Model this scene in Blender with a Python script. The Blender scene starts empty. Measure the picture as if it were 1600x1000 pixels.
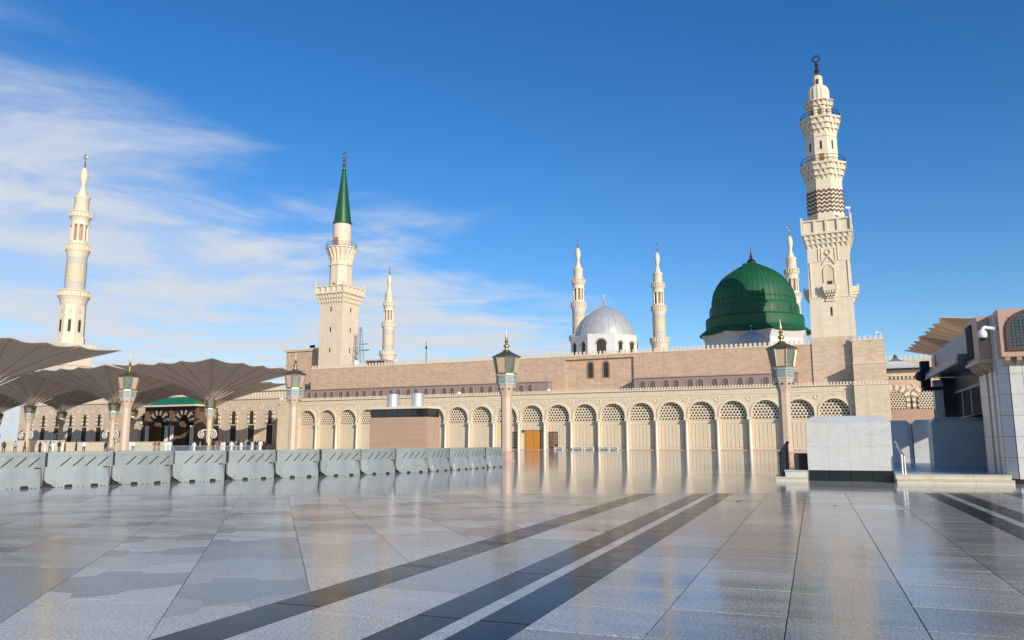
import bpy, bmesh, math, random
from mathutils import Vector, Matrix
R = math.radians
random.seed(7)
sc = bpy.context.scene
col = sc.collection

# ------------------------------------------------------------------ camera
cd = bpy.data.cameras.new('camera'); cam = bpy.data.objects.new('camera', cd); col.objects.link(cam)
cd.sensor_width = 36; cd.lens = 36 * 1221 / 1600; cd.clip_start = .1; cd.clip_end = 6000
cam.matrix_world = Matrix.Translation((0, 0, 1.5)) @ Matrix.Rotation(R(90 + 8.845), 4, 'X') @ Matrix.Rotation(R(-.13), 4, 'Z')
sc.camera = cam
# ------------------------------------------------------------------ sky and sun
SUN_EL, SUN_AZ = 19.5, 153.0          # azimuth clockwise from +Y
w = bpy.data.worlds.new('World'); sc.world = w; w.use_nodes = True
nt = w.node_tree; nt.nodes.clear()
def wn(t, **k):
    n = nt.nodes.new(t)
    for a, b in k.items(): setattr(n, a, b)
    return n
def wmath(op, a, b=None, c=None):
    n = wn('ShaderNodeMath', operation=op)
    for i, x in enumerate((a, b, c)):
        if x is None: continue
        if isinstance(x, (int, float)): n.inputs[i].default_value = x
        else: nt.links.new(x, n.inputs[i])
    return n.outputs[0]
wout = wn('ShaderNodeOutputWorld'); bg = wn('ShaderNodeBackground'); bg.inputs[1].default_value = .13
sky = wn('ShaderNodeTexSky', sky_type='NISHITA'); sky.sun_disc = False
sky.sun_elevation = R(SUN_EL); sky.sun_rotation = R(SUN_AZ); sky.altitude = 600; sky.air_density = 1.0; sky.dust_density = .75; sky.ozone_density = 3.2
tcw = wn('ShaderNodeTexCoord'); sep = wn('ShaderNodeSeparateXYZ'); nt.links.new(tcw.outputs['Generated'], sep.inputs[0])
zz = wmath('MAXIMUM', sep.outputs[2], .035)
cpx = wmath('DIVIDE', sep.outputs[0], zz); cpy = wmath('DIVIDE', sep.outputs[1], zz)
cmb = wn('ShaderNodeCombineXYZ'); nt.links.new(cpx, cmb.inputs[0]); nt.links.new(cpy, cmb.inputs[1])
mp = wn('ShaderNodeMapping'); mp.inputs['Rotation'].default_value = (0, 0, R(-30)); mp.inputs['Scale'].default_value = (1.0, 1.05, 1); nt.links.new(cmb.outputs[0], mp.inputs[0])
n1 = wn('ShaderNodeTexNoise'); n1.inputs['Scale'].default_value = 1.0; n1.inputs['Detail'].default_value = 9; n1.inputs['Roughness'].default_value = .6; n1.inputs['Distortion'].default_value = .45; nt.links.new(mp.outputs[0], n1.inputs['Vector'])
n2 = wn('ShaderNodeTexNoise'); n2.inputs['Scale'].default_value = .5; n2.inputs['Detail'].default_value = 4; nt.links.new(cmb.outputs[0], n2.inputs['Vector'])
bank = wmath('ADD', wmath('MULTIPLY', wmath('ADD', cpx, .9), -.93), wmath('MULTIPLY', wmath('SUBTRACT', cpy, 1.4), .366))
bank = wmath('ADD', bank, wmath('MULTIPLY', wmath('SUBTRACT', n2.outputs[0], .5), 2.2))
bank = wmath('ADD', bank, wmath('MULTIPLY', wmath('SUBTRACT', n1.outputs[0], .5), 2.0))
bank = wmath('SUBTRACT', bank, .62)
mr = wn('ShaderNodeMapRange', interpolation_type='SMOOTHSTEP'); mr.inputs[1].default_value = -.35; mr.inputs[2].default_value = .75; nt.links.new(bank, mr.inputs[0])
mr2 = wn('ShaderNodeMapRange', interpolation_type='SMOOTHSTEP'); mr2.inputs[1].default_value = .34; mr2.inputs[2].default_value = .62; mr2.inputs[3].default_value = .45; nt.links.new(n1.outputs[0], mr2.inputs[0])
cf = wmath('MULTIPLY', wmath('MULTIPLY', mr.outputs[0], mr2.outputs[0]), 1.0)
hs = wn('ShaderNodeHueSaturation'); hs.inputs['Hue'].default_value = .506; hs.inputs['Saturation'].default_value = 1.29; hs.inputs['Value'].default_value = 1.18; nt.links.new(sky.outputs[0], hs.inputs['Color'])
cmix = wn('ShaderNodeMix', data_type='RGBA'); nt.links.new(cf, cmix.inputs[0]); nt.links.new(hs.outputs[0], cmix.inputs[6]); cmix.inputs[7].default_value = (5.2, 5.6, 6.2, 1)
nt.links.new(cmix.outputs[2], bg.inputs[0]); nt.links.new(bg.outputs[0], wout.inputs[0])
sd = bpy.data.lights.new('sun', 'SUN'); sd.energy = 4.4; sd.angle = R(.53); sd.color = (1, .92, .78)
so = bpy.data.objects.new('sun', sd); col.objects.link(so)
sv = Vector((math.sin(R(SUN_AZ)) * math.cos(R(SUN_EL)), math.cos(R(SUN_AZ)) * math.cos(R(SUN_EL)), math.sin(R(SUN_EL))))
so.rotation_euler = sv.to_track_quat('Z', 'Y').to_euler(); so.location = sv * 300
vs = sc.view_settings; vs.view_transform = 'Standard'; vs.look = 'None'; vs.exposure = -.02; vs.gamma = 1
cy = sc.cycles; cy.use_denoising = True; cy.max_bounces = 6; cy.diffuse_bounces = 3; cy.glossy_bounces = 4; cy.transmission_bounces = 4; cy.caustics_reflective = False; cy.caustics_refractive = False

# ------------------------------------------------------------------ materials
def lin(c):
    return tuple((x / 12.92 if x <= .04045 else ((x + .055) / 1.055) ** 2.4) for x in c)
M = {}
def mat(name, c, rough=.7, metal=0., var=.12, vs_=.6, bump=0., bs=30., brick=None, fine=0., objrand=0., objcol=False, spec=.5, grime=0., trans=0.):
    """procedural material; c is a linear base colour"""
    m = bpy.data.materials.new(name); m.use_nodes = True; t = m.node_tree; t.nodes.clear()
    L = t.links.new
    def nd(ty, **k):
        n = t.nodes.new(ty)
        for a, b in k.items(): setattr(n, a, b)
        return n
    def mth(op, a, b):
        n = nd('ShaderNodeMath', operation=op)
        for i, x in enumerate((a, b)):
            if isinstance(x, (int, float)): n.inputs[i].default_value = x
            else: L(x, n.inputs[i])
        return n.outputs[0]
    out = nd('ShaderNodeOutputMaterial'); p = nd('ShaderNodeBsdfPrincipled'); L(p.outputs[0], out.inputs[0])
    tc = nd('ShaderNodeTexCoord'); v = tc.outputs['Object']
    p.inputs['Roughness'].default_value = rough; p.inputs['Metallic'].default_value = metal; p.inputs['Specular IOR Level'].default_value = spec
    val = None
    no = nd('ShaderNodeTexNoise'); no.inputs['Scale'].default_value = vs_; no.inputs['Detail'].default_value = 6; no.inputs['Roughness'].default_value = .65; L(v, no.inputs['Vector'])
    val = mth('ADD', mth('MULTIPLY', no.outputs[0], 2 * var), 1 - var)
    if fine:
        nf = nd('ShaderNodeTexNoise'); nf.inputs['Scale'].default_value = bs * 2; nf.inputs['Detail'].default_value = 3; L(v, nf.inputs['Vector'])
        val = mth('MULTIPLY', val, mth('ADD', mth('MULTIPLY', nf.outputs[0], 2 * fine), 1 - fine))
    if objrand:
        oi = nd('ShaderNodeObjectInfo'); val = mth('MULTIPLY', val, mth('ADD', mth('MULTIPLY', oi.outputs['Random'], 2 * objrand), 1 - objrand))
    hgt = None
    if brick:
        sp = nd('ShaderNodeSeparateXYZ'); L(v, sp.inputs[0]); cb = nd('ShaderNodeCombineXYZ')
        if brick.get('flat'): L(sp.outputs[0], cb.inputs[0]); L(sp.outputs[1], cb.inputs[1])
        else: L(mth('ADD', sp.outputs[0], sp.outputs[1]), cb.inputs[0]); L(sp.outputs[2], cb.inputs[1])
        br = nd('ShaderNodeTexBrick'); L(cb.outputs[0], br.inputs['Vector']); br.offset = brick.get('off', .5)
        br.inputs['Scale'].default_value = 1; br.inputs['Brick Width'].default_value = brick['w']; br.inputs['Row Height'].default_value = brick['h']; br.inputs['Mortar Size'].default_value = brick.get('m', .012); br.inputs['Mortar Smooth'].default_value = .2
        d = brick.get('d', .12); k = brick.get('k', .55)
        br.inputs['Color1'].default_value = (1 - d,) * 3 + (1,); br.inputs['Color2'].default_value = (1 + d,) * 3 + (1,); br.inputs['Mortar'].default_value = (k,) * 3 + (1,)
        val = mth('MULTIPLY', val, br.outputs['Color'])
        hgt = mth('MULTIPLY', br.outputs['Fac'], -1)
    if grime:
        ng = nd('ShaderNodeTexNoise'); ng.inputs['Scale'].default_value = 1; ng.inputs['Detail'].default_value = 5
        mpg = nd('ShaderNodeMapping'); mpg.inputs['Scale'].default_value = (1.6, 1.6, .12); L(v, mpg.inputs[0]); L(mpg.outputs[0], ng.inputs['Vector'])
        rg = nd('ShaderNodeMapRange'); rg.inputs[1].default_value = .48; rg.inputs[2].default_value = .75; rg.inputs[3].default_value = 1; rg.inputs[4].default_value = 1 - grime; L(ng.outputs[0], rg.inputs[0])
        val = mth('MULTIPLY', val, rg.outputs[0])
    mx = nd('ShaderNodeVectorMath', operation='SCALE'); L(val, mx.inputs['Scale'])
    if objcol:
        oc = nd('ShaderNodeObjectInfo'); L(oc.outputs['Color'], mx.inputs[0])
    else: mx.inputs[0].default_value = c
    L(mx.outputs[0], p.inputs['Base Color'])
    if bump or brick:
        nb = nd('ShaderNodeTexNoise'); nb.inputs['Scale'].default_value = bs; nb.inputs['Detail'].default_value = 4; L(v, nb.inputs['Vector'])
        h = mth('MULTIPLY', nb.outputs[0], max(bump, .05))
        if hgt: h = mth('ADD', h, mth('MULTIPLY', hgt, .6))
        bp = nd('ShaderNodeBump'); bp.inputs['Strength'].default_value = .5; bp.inputs['Distance'].default_value = .02; L(h, bp.inputs['Height']); L(bp.outputs[0], p.inputs['Normal'])
    if trans:
        tr = nd('ShaderNodeBsdfTranslucent'); L(mx.outputs[0], tr.inputs[0]); ms = nd('ShaderNodeMixShader'); ms.inputs[0].default_value = trans
        L(p.outputs[0], ms.inputs[1]); L(tr.outputs[0], ms.inputs[2]); L(ms.outputs[0], out.inputs[0])
    M[name] = m; return m
mat('cream', (.665, .555, .395), brick=dict(w=.9, h=.38, d=.06, k=.72), grime=.12, var=.08, fine=.06)
mat('cream_plain', (.70, .60, .455), var=.08, fine=.05, bump=.2, grime=.08)
mat('column_stone', (.78, .71, .57), var=.05, rough=.45)
mat('panel_stone', (.655, .545, .39), var=.07, fine=.05, grime=.08)
mat('upper_stone', (.55, .385, .27), brick=dict(w=.95, h=.36, d=.10, k=.66), grime=.12, var=.10)
mat('tower_stone', (.61, .465, .34), brick=dict(w=.8, h=.32, d=.10, k=.66), grime=.10, var=.08)
mat('gallery_stone', (.30, .225, .20), var=.1, rough=.6, grime=.1)
mat('gallery_light', (.36, .28, .24), var=.1)
mat('gallery_lattice', (.19, .14, .125), brick=dict(w=.12, h=.12, d=.05, k=.5, off=0, m=.02), var=.1)
mat('minaret_stone', (.72, .62, .47), brick=dict(w=1.6, h=.75, d=.04, k=.8), var=.07, grime=.10)
mat('minaret_pink', (.72, .585, .45), brick=dict(w=.5, h=.25, d=.05, k=.85), var=.06, grime=.1)
mat('minaret_white', (.70, .61, .46), var=.07, grime=.10)
mat('minaret_dark', (.12, .06, .05), var=.2)
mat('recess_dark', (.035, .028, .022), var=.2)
mat('grey_band', (.50, .46, .40), var=.1)
mat('green_cone', (.008, .085, .028), rough=.38, var=.1, grime=.1)
mat('green_dome', (.008, .098, .036), rough=.62, var=.26, vs_=.5, grime=.22, bump=.15, bs=8)
mat('green_dome_dark', (.006, .06, .018), rough=.5)
mat('white_drum', (.64, .64, .63), var=.06, grime=.12)
mat('silver_dome', (.43, .435, .45), rough=.5, metal=.12, var=.10, grime=.18)
mat('bronze', (.12, .07, .04), rough=.35, metal=.8)
mat('gold', (.50, .37, .19), rough=.36, metal=.85, var=.12, vs_=3)
mat('gold_dull', (.26, .21, .13), rough=.4, metal=.8, var=.2, vs_=3)
mat('wood_gold', (.56, .23, .03), rough=.4, var=.25, vs_=4)
mat('wood_dark', (.10, .035, .02), rough=.4, var=.2)
mat('wood_frame', (.33, .17, .07), rough=.5, var=.15)
mat('granite_pink', (.46, .30, .225), rough=.4, var=.08, fine=.16, bs=25)
mat('granite_lamp', (.56, .43, .315), rough=.4, var=.06, fine=.12, bs=25)
mat('frieze', (.20, .25, .25), rough=.5, var=.15, vs_=4)
mat('frieze_light', (.42, .46, .44), rough=.5, var=.1)
mat('lantern_glass', (.15, .175, .16), rough=.1, var=.6, vs_=4, spec=.9)
mat('dark_glass', (.012, .012, .014), rough=.07, spec=.8)
mat('glass_rail', (.10, .17, .22), rough=.1, spec=.8)
mat('iron', (.025, .028, .035), rough=.45, metal=.5)
mat('steel', (.55, .56, .57), rough=.28, metal=.9)
mat('white_paint', (.72, .72, .70), rough=.4, var=.05)
mat('barrier_plastic', (.29, .325, .325), rough=.42, var=.12, vs_=1.6, grime=.26, fine=.05, objrand=.11)
mat('barrier_dark', (.02, .021, .024), rough=.7)
mat('rubber', (.012, .012, .012), rough=.8)
mat('canopy_under', (.76, .60, .47), rough=.8, var=.22, vs_=.6, trans=.34)
mat('canopy_tan', (.66, .50, .36), rough=.8, var=.12, trans=.6)
mat('canopy_top', (.74, .68, .58), rough=.8, var=.05, trans=.45)
mat('rib_white', (.62, .57, .50), rough=.4); mat('fold_brown', (.42, .33, .26), rough=.8)
mat('wing_stone', (.62, .49, .365), brick=dict(w=.9, h=.38, d=.07, k=.75), grime=.12, var=.1)
mat('wing_dark', (.16, .10, .07), var=.2)
mat('voussoir_white', (.74, .66, .52), var=.06)
mat('voussoir_tan', (.40, .27, .18), var=.08)
mat('roof_green', (.01, .17, .075), rough=.45, var=.12, grime=.1)
mat('kiosk_stone', (.47, .31, .215), brick=dict(w=4., h=.30, d=.05, k=.72, m=.01), var=.08)
mat('silver_tank', (.68, .69, .69), rough=.4, metal=.6, var=.06, grime=.2)
mat('step_marble', (.60, .55, .43), rough=.3, var=.2, vs_=3, fine=.06)
mat('plinth_black', (.008, .008, .009), rough=.22)
mat('pavilion_grey', (.40, .40, .41), rough=.5, var=.06)
mat('pavilion_blue_shaded', (.10, .13, .17), rough=.3, var=.15)  # canopy blue; on the inner walls it puts shade into white marble's colour
mat('skin', (.30, .17, .11), rough=.6); mat('hair', (.015, .011, .01), rough=.6)
mat('cloth', (.5, .5, .5), rough=.85, objcol=True, var=.12, vs_=3)
mat('trousers', (.04, .045, .06), rough=.85)
mat('barricade_blue', (.45, .53, .58), rough=.45, metal=.2)
mat('ground_paving', (.33, .31, .28), rough=.6, var=.12, vs_=.05)
mat('joint_bed', (.035, .033, .03), rough=.8)

def marble(name, c=(.74, .74, .72), vein=.30, panels=None, rough=.28, stain=True):
    m = bpy.data.materials.new(name); m.use_nodes = True; t = m.node_tree; L = t.links.new; p = t.nodes['Principled BSDF']
    N = t.nodes.new
    tc = N('ShaderNodeTexCoord'); wv = N('ShaderNodeTexNoise'); wv.inputs['Scale'].default_value = 1.9; wv.inputs['Detail'].default_value = 8; wv.inputs['Roughness'].default_value = .62; wv.inputs['Distortion'].default_value = 1.6
    mpn = N('ShaderNodeMapping'); mpn.inputs['Rotation'].default_value = (.4, .5, .3); mpn.inputs['Scale'].default_value = (.8, 1.4, 1.6); L(tc.outputs['Object'], mpn.inputs[0]); L(mpn.outputs[0], wv.inputs['Vector'])
    r = N('ShaderNodeValToRGB'); e = r.color_ramp.elements; e[0].position = .47; e[1].position = .54
    e[0].color = (1, 1, 1, 1); e[1].color = (1, 1, 1, 1); x = r.color_ramp.elements.new(.505); x.color = (1 - vein,) * 3 + (1,)
    L(wv.outputs[0], r.inputs[0])
    n2 = N('ShaderNodeTexNoise'); n2.inputs['Scale'].default_value = 2.5; n2.inputs['Detail'].default_value = 6; L(tc.outputs['Object'], n2.inputs['Vector'])
    r2 = N('ShaderNodeMapRange'); r2.inputs[3].default_value = .82; r2.inputs[4].default_value = 1.08; L(n2.outputs[0], r2.inputs[0])
    a = N('ShaderNodeVectorMath'); a.operation = 'SCALE'; L(r.outputs[0], a.inputs[0]); L(r2.outputs[0], a.inputs['Scale'])
    b = N('ShaderNodeVectorMath'); b.operation = 'MULTIPLY'; L(a.outputs[0], b.inputs[0]); b.inputs[1].default_value = c
    n3 = N('ShaderNodeTexNoise'); n3.inputs['Scale'].default_value = .8; n3.inputs['Detail'].default_value = 5; L(tc.outputs['Object'], n3.inputs['Vector'])
    r3 = N('ShaderNodeMapRange'); r3.inputs[1].default_value = .5; r3.inputs[2].default_value = .75; r3.inputs[4].default_value = .55; L(n3.outputs[0], r3.inputs[0])
    mxs = N('ShaderNodeMix'); mxs.data_type = 'RGBA'; mxs.blend_type = 'MULTIPLY'; L(r3.outputs[0], mxs.inputs[0]); L(b.outputs[0], mxs.inputs[6]); mxs.inputs[7].default_value = (.95, .86, .70, 1)
    L(mxs.outputs[2], p.inputs['Base Color']); p.inputs['Roughness'].default_value = rough
    M[name] = m; return m
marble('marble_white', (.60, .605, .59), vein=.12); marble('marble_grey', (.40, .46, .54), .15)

def granite(name, c, rough, speck=.22, streak=.25, spec=.5, grid=None):
    """flamed / polished paving: speckle, wear patches, uneven gloss"""
    m = bpy.data.materials.new(name); m.use_nodes = True; t = m.node_tree; L = t.links.new; p = t.nodes['Principled BSDF']
    def nd(ty, **k):
        n = t.nodes.new(ty)
        for a, b in k.items(): setattr(n, a, b)
        return n
    def mth(op, a, b):
        n = nd('ShaderNodeMath', operation=op)
        for i, x in enumerate((a, b)):
            if isinstance(x, (int, float)): n.inputs[i].default_value = x
            else: L(x, n.inputs[i])
        return n.outputs[0]
    g = nd('ShaderNodeNewGeometry'); v = g.outputs['Position']
    rotm = nd('ShaderNodeMapping'); rotm.inputs['Rotation'].default_value = (0, 0, R(20.85)); L(v, rotm.inputs[0])
    a = nd('ShaderNodeTexNoise'); a.inputs['Scale'].default_value = 42; a.inputs['Detail'].default_value = 4; a.inputs['Roughness'].default_value = .7; L(v, a.inputs['Vector'])
    a2 = nd('ShaderNodeTexNoise'); a2.inputs['Scale'].default_value = 22; a2.inputs['Detail'].default_value = 6; a2.inputs['Roughness'].default_value = .7; L(v, a2.inputs['Vector'])
    b = nd('ShaderNodeTexNoise'); b.inputs['Scale'].default_value = 1.0; b.inputs['Detail'].default_value = 7; b.inputs['Roughness'].default_value = .68
    mpb = nd('ShaderNodeMapping'); mpb.inputs['Scale'].default_value = (.5, 2.2, 1); L(rotm.outputs[0], mpb.inputs[0]); L(mpb.outputs[0], b.inputs['Vector'])
    oi = nd('ShaderNodeObjectInfo')
    ar = nd('ShaderNodeMapRange'); ar.inputs[1].default_value = .34; ar.inputs[2].default_value = .66; L(a.outputs[0], ar.inputs[0])
    f = mth('ADD', mth('MULTIPLY', ar.outputs[0], 2 * speck), 1 - speck)
    f = mth('MULTIPLY', f, mth('ADD', mth('MULTIPLY', a2.outputs[0], 1.6 * speck), 1 - .8 * speck))
    f = mth('MULTIPLY', f, mth('ADD', mth('MULTIPLY', b.outputs[0], 2 * streak), 1 - streak))
    f = mth('MULTIPLY', f, mth('ADD', mth('MULTIPLY', oi.outputs['Random'], .22), .89))
    if grid:
        br = nd('ShaderNodeTexBrick'); L(rotm.outputs[0], br.inputs['Vector']); br.offset = 0; br.inputs['Scale'].default_value = 1; br.inputs['Brick Width'].default_value = grid; br.inputs['Row Height'].default_value = grid; br.inputs['Mortar Size'].default_value = .008
        br.inputs['Color1'].default_value = (.9,) * 3 + (1,); br.inputs['Color2'].default_value = (1.08,) * 3 + (1,); br.inputs['Mortar'].default_value = (.35,) * 3 + (1,)
        f = mth('MULTIPLY', f, br.outputs['Color'])
    mx = nd('ShaderNodeVectorMath', operation='SCALE'); mx.inputs[0].default_value = c; L(f, mx.inputs['Scale']); L(mx.outputs[0], p.inputs['Base Color'])
    rr = nd('ShaderNodeMapRange'); rr.inputs[1].default_value = .3; rr.inputs[2].default_value = .7; rr.inputs[3].default_value = rough * .65; rr.inputs[4].default_value = rough * 1.5; L(b.outputs[0], rr.inputs[0]); L(rr.outputs[0], p.inputs['Roughness'])
    p.inputs['Specular IOR Level'].default_value = spec
    bp = nd('ShaderNodeBump'); bp.inputs['Strength'].default_value = .07; bp.inputs['Distance'].default_value = .002; L(a2.outputs[0], bp.inputs['Height']); L(bp.outputs[0], p.inputs['Normal'])
    M[name] = m; return m
granite('slab_grey', (.355, .325, .28), .14, speck=.60, streak=.55, spec=.12)
granite('slab_light', (.465, .43, .375), .145, speck=.55, streak=.50, spec=.12)
granite('slab_dark', (.22, .207, .187), .14, speck=.60, streak=.55, spec=.12)
granite('slab_band', (.026, .025, .025), .15, speck=.45, streak=.3, spec=.04)
granite('slab_far', (.43, .40, .365), .075, speck=.15, streak=.35, grid=1.1, spec=.32)

# ------------------------------------------------------------------ geometry helpers
class MB:
    def __init__(s): s.v = []; s.f = []; s.m = []; s.c = 0
    def mi(s, i): s.c = i; return s
    def add(s, vs_, fs):
        o = len(s.v); s.v += [tuple(x) for x in vs_]; s.f += [tuple(i + o for i in f) for f in fs]; s.m += [s.c] * len(fs); return s
    def box(s, x0, x1, y0, y1, z0, z1):
        return s.add([(x0, y0, z0), (x1, y0, z0), (x1, y1, z0), (x0, y1, z0), (x0, y0, z1), (x1, y0, z1), (x1, y1, z1), (x0, y1, z1)],
                     [(0, 3, 2, 1), (4, 5, 6, 7), (0, 1, 5, 4), (1, 2, 6, 5), (2, 3, 7, 6), (3, 0, 4, 7)])
    def prism(s, poly, z0, z1):            # poly in xy, counter-clockwise
        n = len(poly)
        return s.add([(x, y, z0) for x, y in poly] + [(x, y, z1) for x, y in poly],
                     [tuple(range(n - 1, -1, -1)), tuple(range(n, 2 * n))] + [(i, (i + 1) % n, n + (i + 1) % n, n + i) for i in range(n)])
    def prism_y(s, poly, y0, y1):          # poly in xz, counter-clockwise seen from -y
        n = len(poly)
        return s.add([(x, y0, z) for x, z in poly] + [(x, y1, z) for x, z in poly],
                     [tuple(range(n)), tuple(range(2 * n - 1, n - 1, -1))] + [(i, n + i, n + (i + 1) % n, (i + 1) % n) for i in range(n)])
    def prism_x(s, poly, x0, x1):          # poly in yz
        n = len(poly)
        return s.add([(x0, y, z) for y, z in poly] + [(x1, y, z) for y, z in poly],
                     [tuple(range(n - 1, -1, -1)), tuple(range(n, 2 * n))] + [(i, (i + 1) % n, n + (i + 1) % n, n + i) for i in range(n)])
    def lathe(s, prof, n=16, ph=0., cx=0., cy_=0., caps=True, flute=0.):
        vs_ = []; fs = []
        for r, z in prof:
            for k in range(n):
                a = ph + 2 * math.pi * k / n; q = r * (1 - flute * (k % 2)); vs_.append((cx + q * math.cos(a), cy_ + q * math.sin(a), z))
        for i in range(len(prof) - 1):
            for k in range(n): fs.append((i * n + k, i * n + (k + 1) % n, (i + 1) * n + (k + 1) % n, (i + 1) * n + k))
        if caps: fs.append(tuple(range(n - 1, -1, -1))); fs.append(tuple(range((len(prof) - 1) * n, len(prof) * n)))
        return s.add(vs_, fs)
    def sq(s, prof, cx=0., cy_=0.): return s.lathe([(h * math.sqrt(2), z) for h, z in prof], 4, math.pi / 4, cx, cy_)
    def oct(s, prof, cx=0., cy_=0.): return s.lathe([(h / math.cos(math.pi / 8), z) for h, z in prof], 8, math.pi / 8, cx, cy_)
    def tube(s, a, b, r, n=6, r2=None):
        a = Vector(a); b = Vector(b); d = (b - a).normalized(); u = d.orthogonal().normalized(); w_ = d.cross(u); r2 = r if r2 is None else r2
        vs_ = [a + (u * math.cos(2 * math.pi * k / n) + w_ * math.sin(2 * math.pi * k / n)) * r for k in range(n)] + [b + (u * math.cos(2 * math.pi * k / n) + w_ * math.sin(2 * math.pi * k / n)) * r2 for k in range(n)]
        return s.add(vs_, [(k, (k + 1) % n, n + (k + 1) % n, n + k) for k in range(n)] + [tuple(range(n - 1, -1, -1)), tuple(range(n, 2 * n))])
    def torus(s, c, Rr, r, n=20, k=6, axis='y', a0=0., a1=2 * math.pi):
        vs_ = []; full = abs(a1 - a0 - 2 * math.pi) < 1e-6; nn = n if full else n + 1
        for i in range(nn):
            a = a0 + (a1 - a0) * i / n
            for j in range(k):
                b = 2 * math.pi * j / k; q = Rr + r * math.cos(b); h = r * math.sin(b)
                p_ = (q * math.cos(a), h, q * math.sin(a)) if axis == 'y' else (q * math.cos(a), q * math.sin(a), h)
                vs_.append((c[0] + p_[0], c[1] + p_[1], c[2] + p_[2]))
        return s.add(vs_, [(i * k + j, i * k + (j + 1) % k, ((i + 1) % nn) * k + (j + 1) % k, ((i + 1) % nn) * k + j) for i in range(n) for j in range(k)])
    def mesh(s, name, mats, smooth=False):
        me = bpy.data.meshes.new(name); me.from_pydata(s.v, [], s.f)
        for m in (mats if isinstance(mats, (list, tuple)) else [mats]): me.materials.append(M[m])
        me.polygons.foreach_set('material_index', s.m)
        b = bmesh.new(); b.from_mesh(me); bmesh.ops.recalc_face_normals(b, faces=b.faces); b.to_mesh(me); b.free()
        if smooth:
            me.polygons.foreach_set('use_smooth', [True] * len(me.polygons))
            me.set_sharp_from_angle(angle=R(38))
        me.update(); return me
    def build(s, name, mats, parent=None, loc=(0, 0, 0), smooth=False):
        return obj(name, s.mesh(name, mats, smooth), parent, loc)
def obj(name, me, parent=None, loc=(0, 0, 0), rz=0):
    o = bpy.data.objects.new(name, me); col.objects.link(o); o.parent = parent; o.location = loc; o.rotation_euler = (0, 0, rz); return o
def tag(o, label, cat, group=None, kind=None):
    if label: o['label'] = label
    if cat: o['category'] = cat
    if group: o['group'] = group
    if kind: o['kind'] = kind
    return o
def thing(name, label, cat, loc=(0, 0, 0), rz=0, group=None):
    o = bpy.data.objects.new(name, None); col.objects.link(o); o.location = loc; o.rotation_euler = (0, 0, rz); o.empty_display_size = .5
    return tag(o, label, cat, group)
def kids(o): return [c for c in bpy.data.objects if c.parent == o]
def copy_tree(o, parent=None):
    c = o.copy(); col.objects.link(c); c.parent = parent
    for ch in kids(o): copy_tree(ch, c)
    return c
PHI = R(-24.64)                     # the mosque's axes: local x along its front, local y into the building
U = Vector((math.cos(PHI), math.sin(PHI))); B = Vector((-math.sin(PHI), math.cos(PHI))); O2 = Vector((-40.925, 165.))
def fp(s, d, z=0.): p = O2 + U * s + B * d; return (p.x, p.y, z)
BAY = 5.1572
def arc(cx, cz, r, a0, a1, n): return [(cx + r * math.cos(a0 + (a1 - a0) * i / n), cz + r * math.sin(a0 + (a1 - a0) * i / n)) for i in range(n + 1)]
def ring(mb, cx, cz, r0, r1, y0, y1, n=16, a0=0., a1=math.pi):
    """solid arch ring in the xz plane"""
    i0 = arc(cx, cz, r0, a0, a1, n); i1 = arc(cx, cz, r1, a0, a1, n); vs_ = []
    for (xa, za), (xb, zb) in zip(i0, i1): vs_ += [(xa, y0, za), (xb, y0, zb), (xb, y1, zb), (xa, y1, za)]
    fs = []
    for i in range(n):
        for j in range(4): fs.append((i * 4 + j, i * 4 + (j + 1) % 4, i * 4 + 4 + (j + 1) % 4, i * 4 + 4 + j))
    fs += [(0, 1, 2, 3), (n * 4 + 3, n * 4 + 2, n * 4 + 1, n * 4)]
    return mb.add(vs_, fs)
def arch_poly(cx, z0, hw, zs, n=10, point=0.):
    """outline of an arched opening, counter-clockwise; point > 0 gives a pointed head"""
    top = []
    for i in range(n + 1):
        a = math.pi * i / n; top.append((cx + hw * math.cos(a), zs + hw * math.sin(a) * (1 + point * (1 - abs(math.cos(a))) ** 2)))
    return [(cx - hw, z0), (cx + hw, z0)] + top
def merlons(mb, s0, s1, z, step, wd, h, y=0., th=.16, skip=()):
    n = int((s1 - s0) / step)
    for i in range(n):
        c = s0 + (i + .5) * (s1 - s0) / n
        if any(a <= c <= b for a, b in skip): continue
        q = wd / 2
        mb.prism_y([(c - q, z), (c + q, z), (c + q * .55, z + h * .38), (c + q * .95, z + h * .66), (c, z + h), (c - q * .95, z + h * .66), (c - q * .55, z + h * .38)], y, y + th)

# ------------------------------------------------------------------ ground
g = MB(); g.add([(-3000, -600, -.03), (3000, -600, -.03), (3000, 4000, -.03), (-3000, 4000, -.03)], [(0, 1, 2, 3)])
tag(g.build('ground', 'ground_paving'), 'pale paved ground reaching to the horizon', None, kind='structure')
YB = 23.2                           # where the strip paving gives way to the polished paving
far = MB(); far.add([(-160, YB + .01, 0), (120, YB + .01, 0), (120, 190, 0), (-160, 230, 0)], [(0, 1, 2, 3)])
tag(far.build('polished_plaza', 'slab_far'), 'polished pale stone plaza mirroring the arcade', None, kind='structure')
bed = MB(); bed.add([(-60, -30, -.012), (60, -30, -.012), (60, YB + .01, -.012), (-60, YB + .01, -.012)], [(0, 1, 2, 3)])
floor = tag(bed.build('paved_floor', 'joint_bed'), 'grey granite slab paving with dark bands in the foreground', None, kind='structure')
TAN = .381; G2 = Vector((TAN, 1)).normalized(); G1 = Vector((G2.y, -G2.x))
def clip_y(poly, ymax):
    out = []
    for i in range(len(poly)):
        a, b = poly[i], poly[(i + 1) % len(poly)]
        if a[1] <= ymax: out.append(a)
        if (a[1] <= ymax) != (b[1] <= ymax):
            t = (ymax - a[1]) / (b[1] - a[1]); out.append((a[0] + t * (b[0] - a[0]), ymax))
    return out
queue = []
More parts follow.
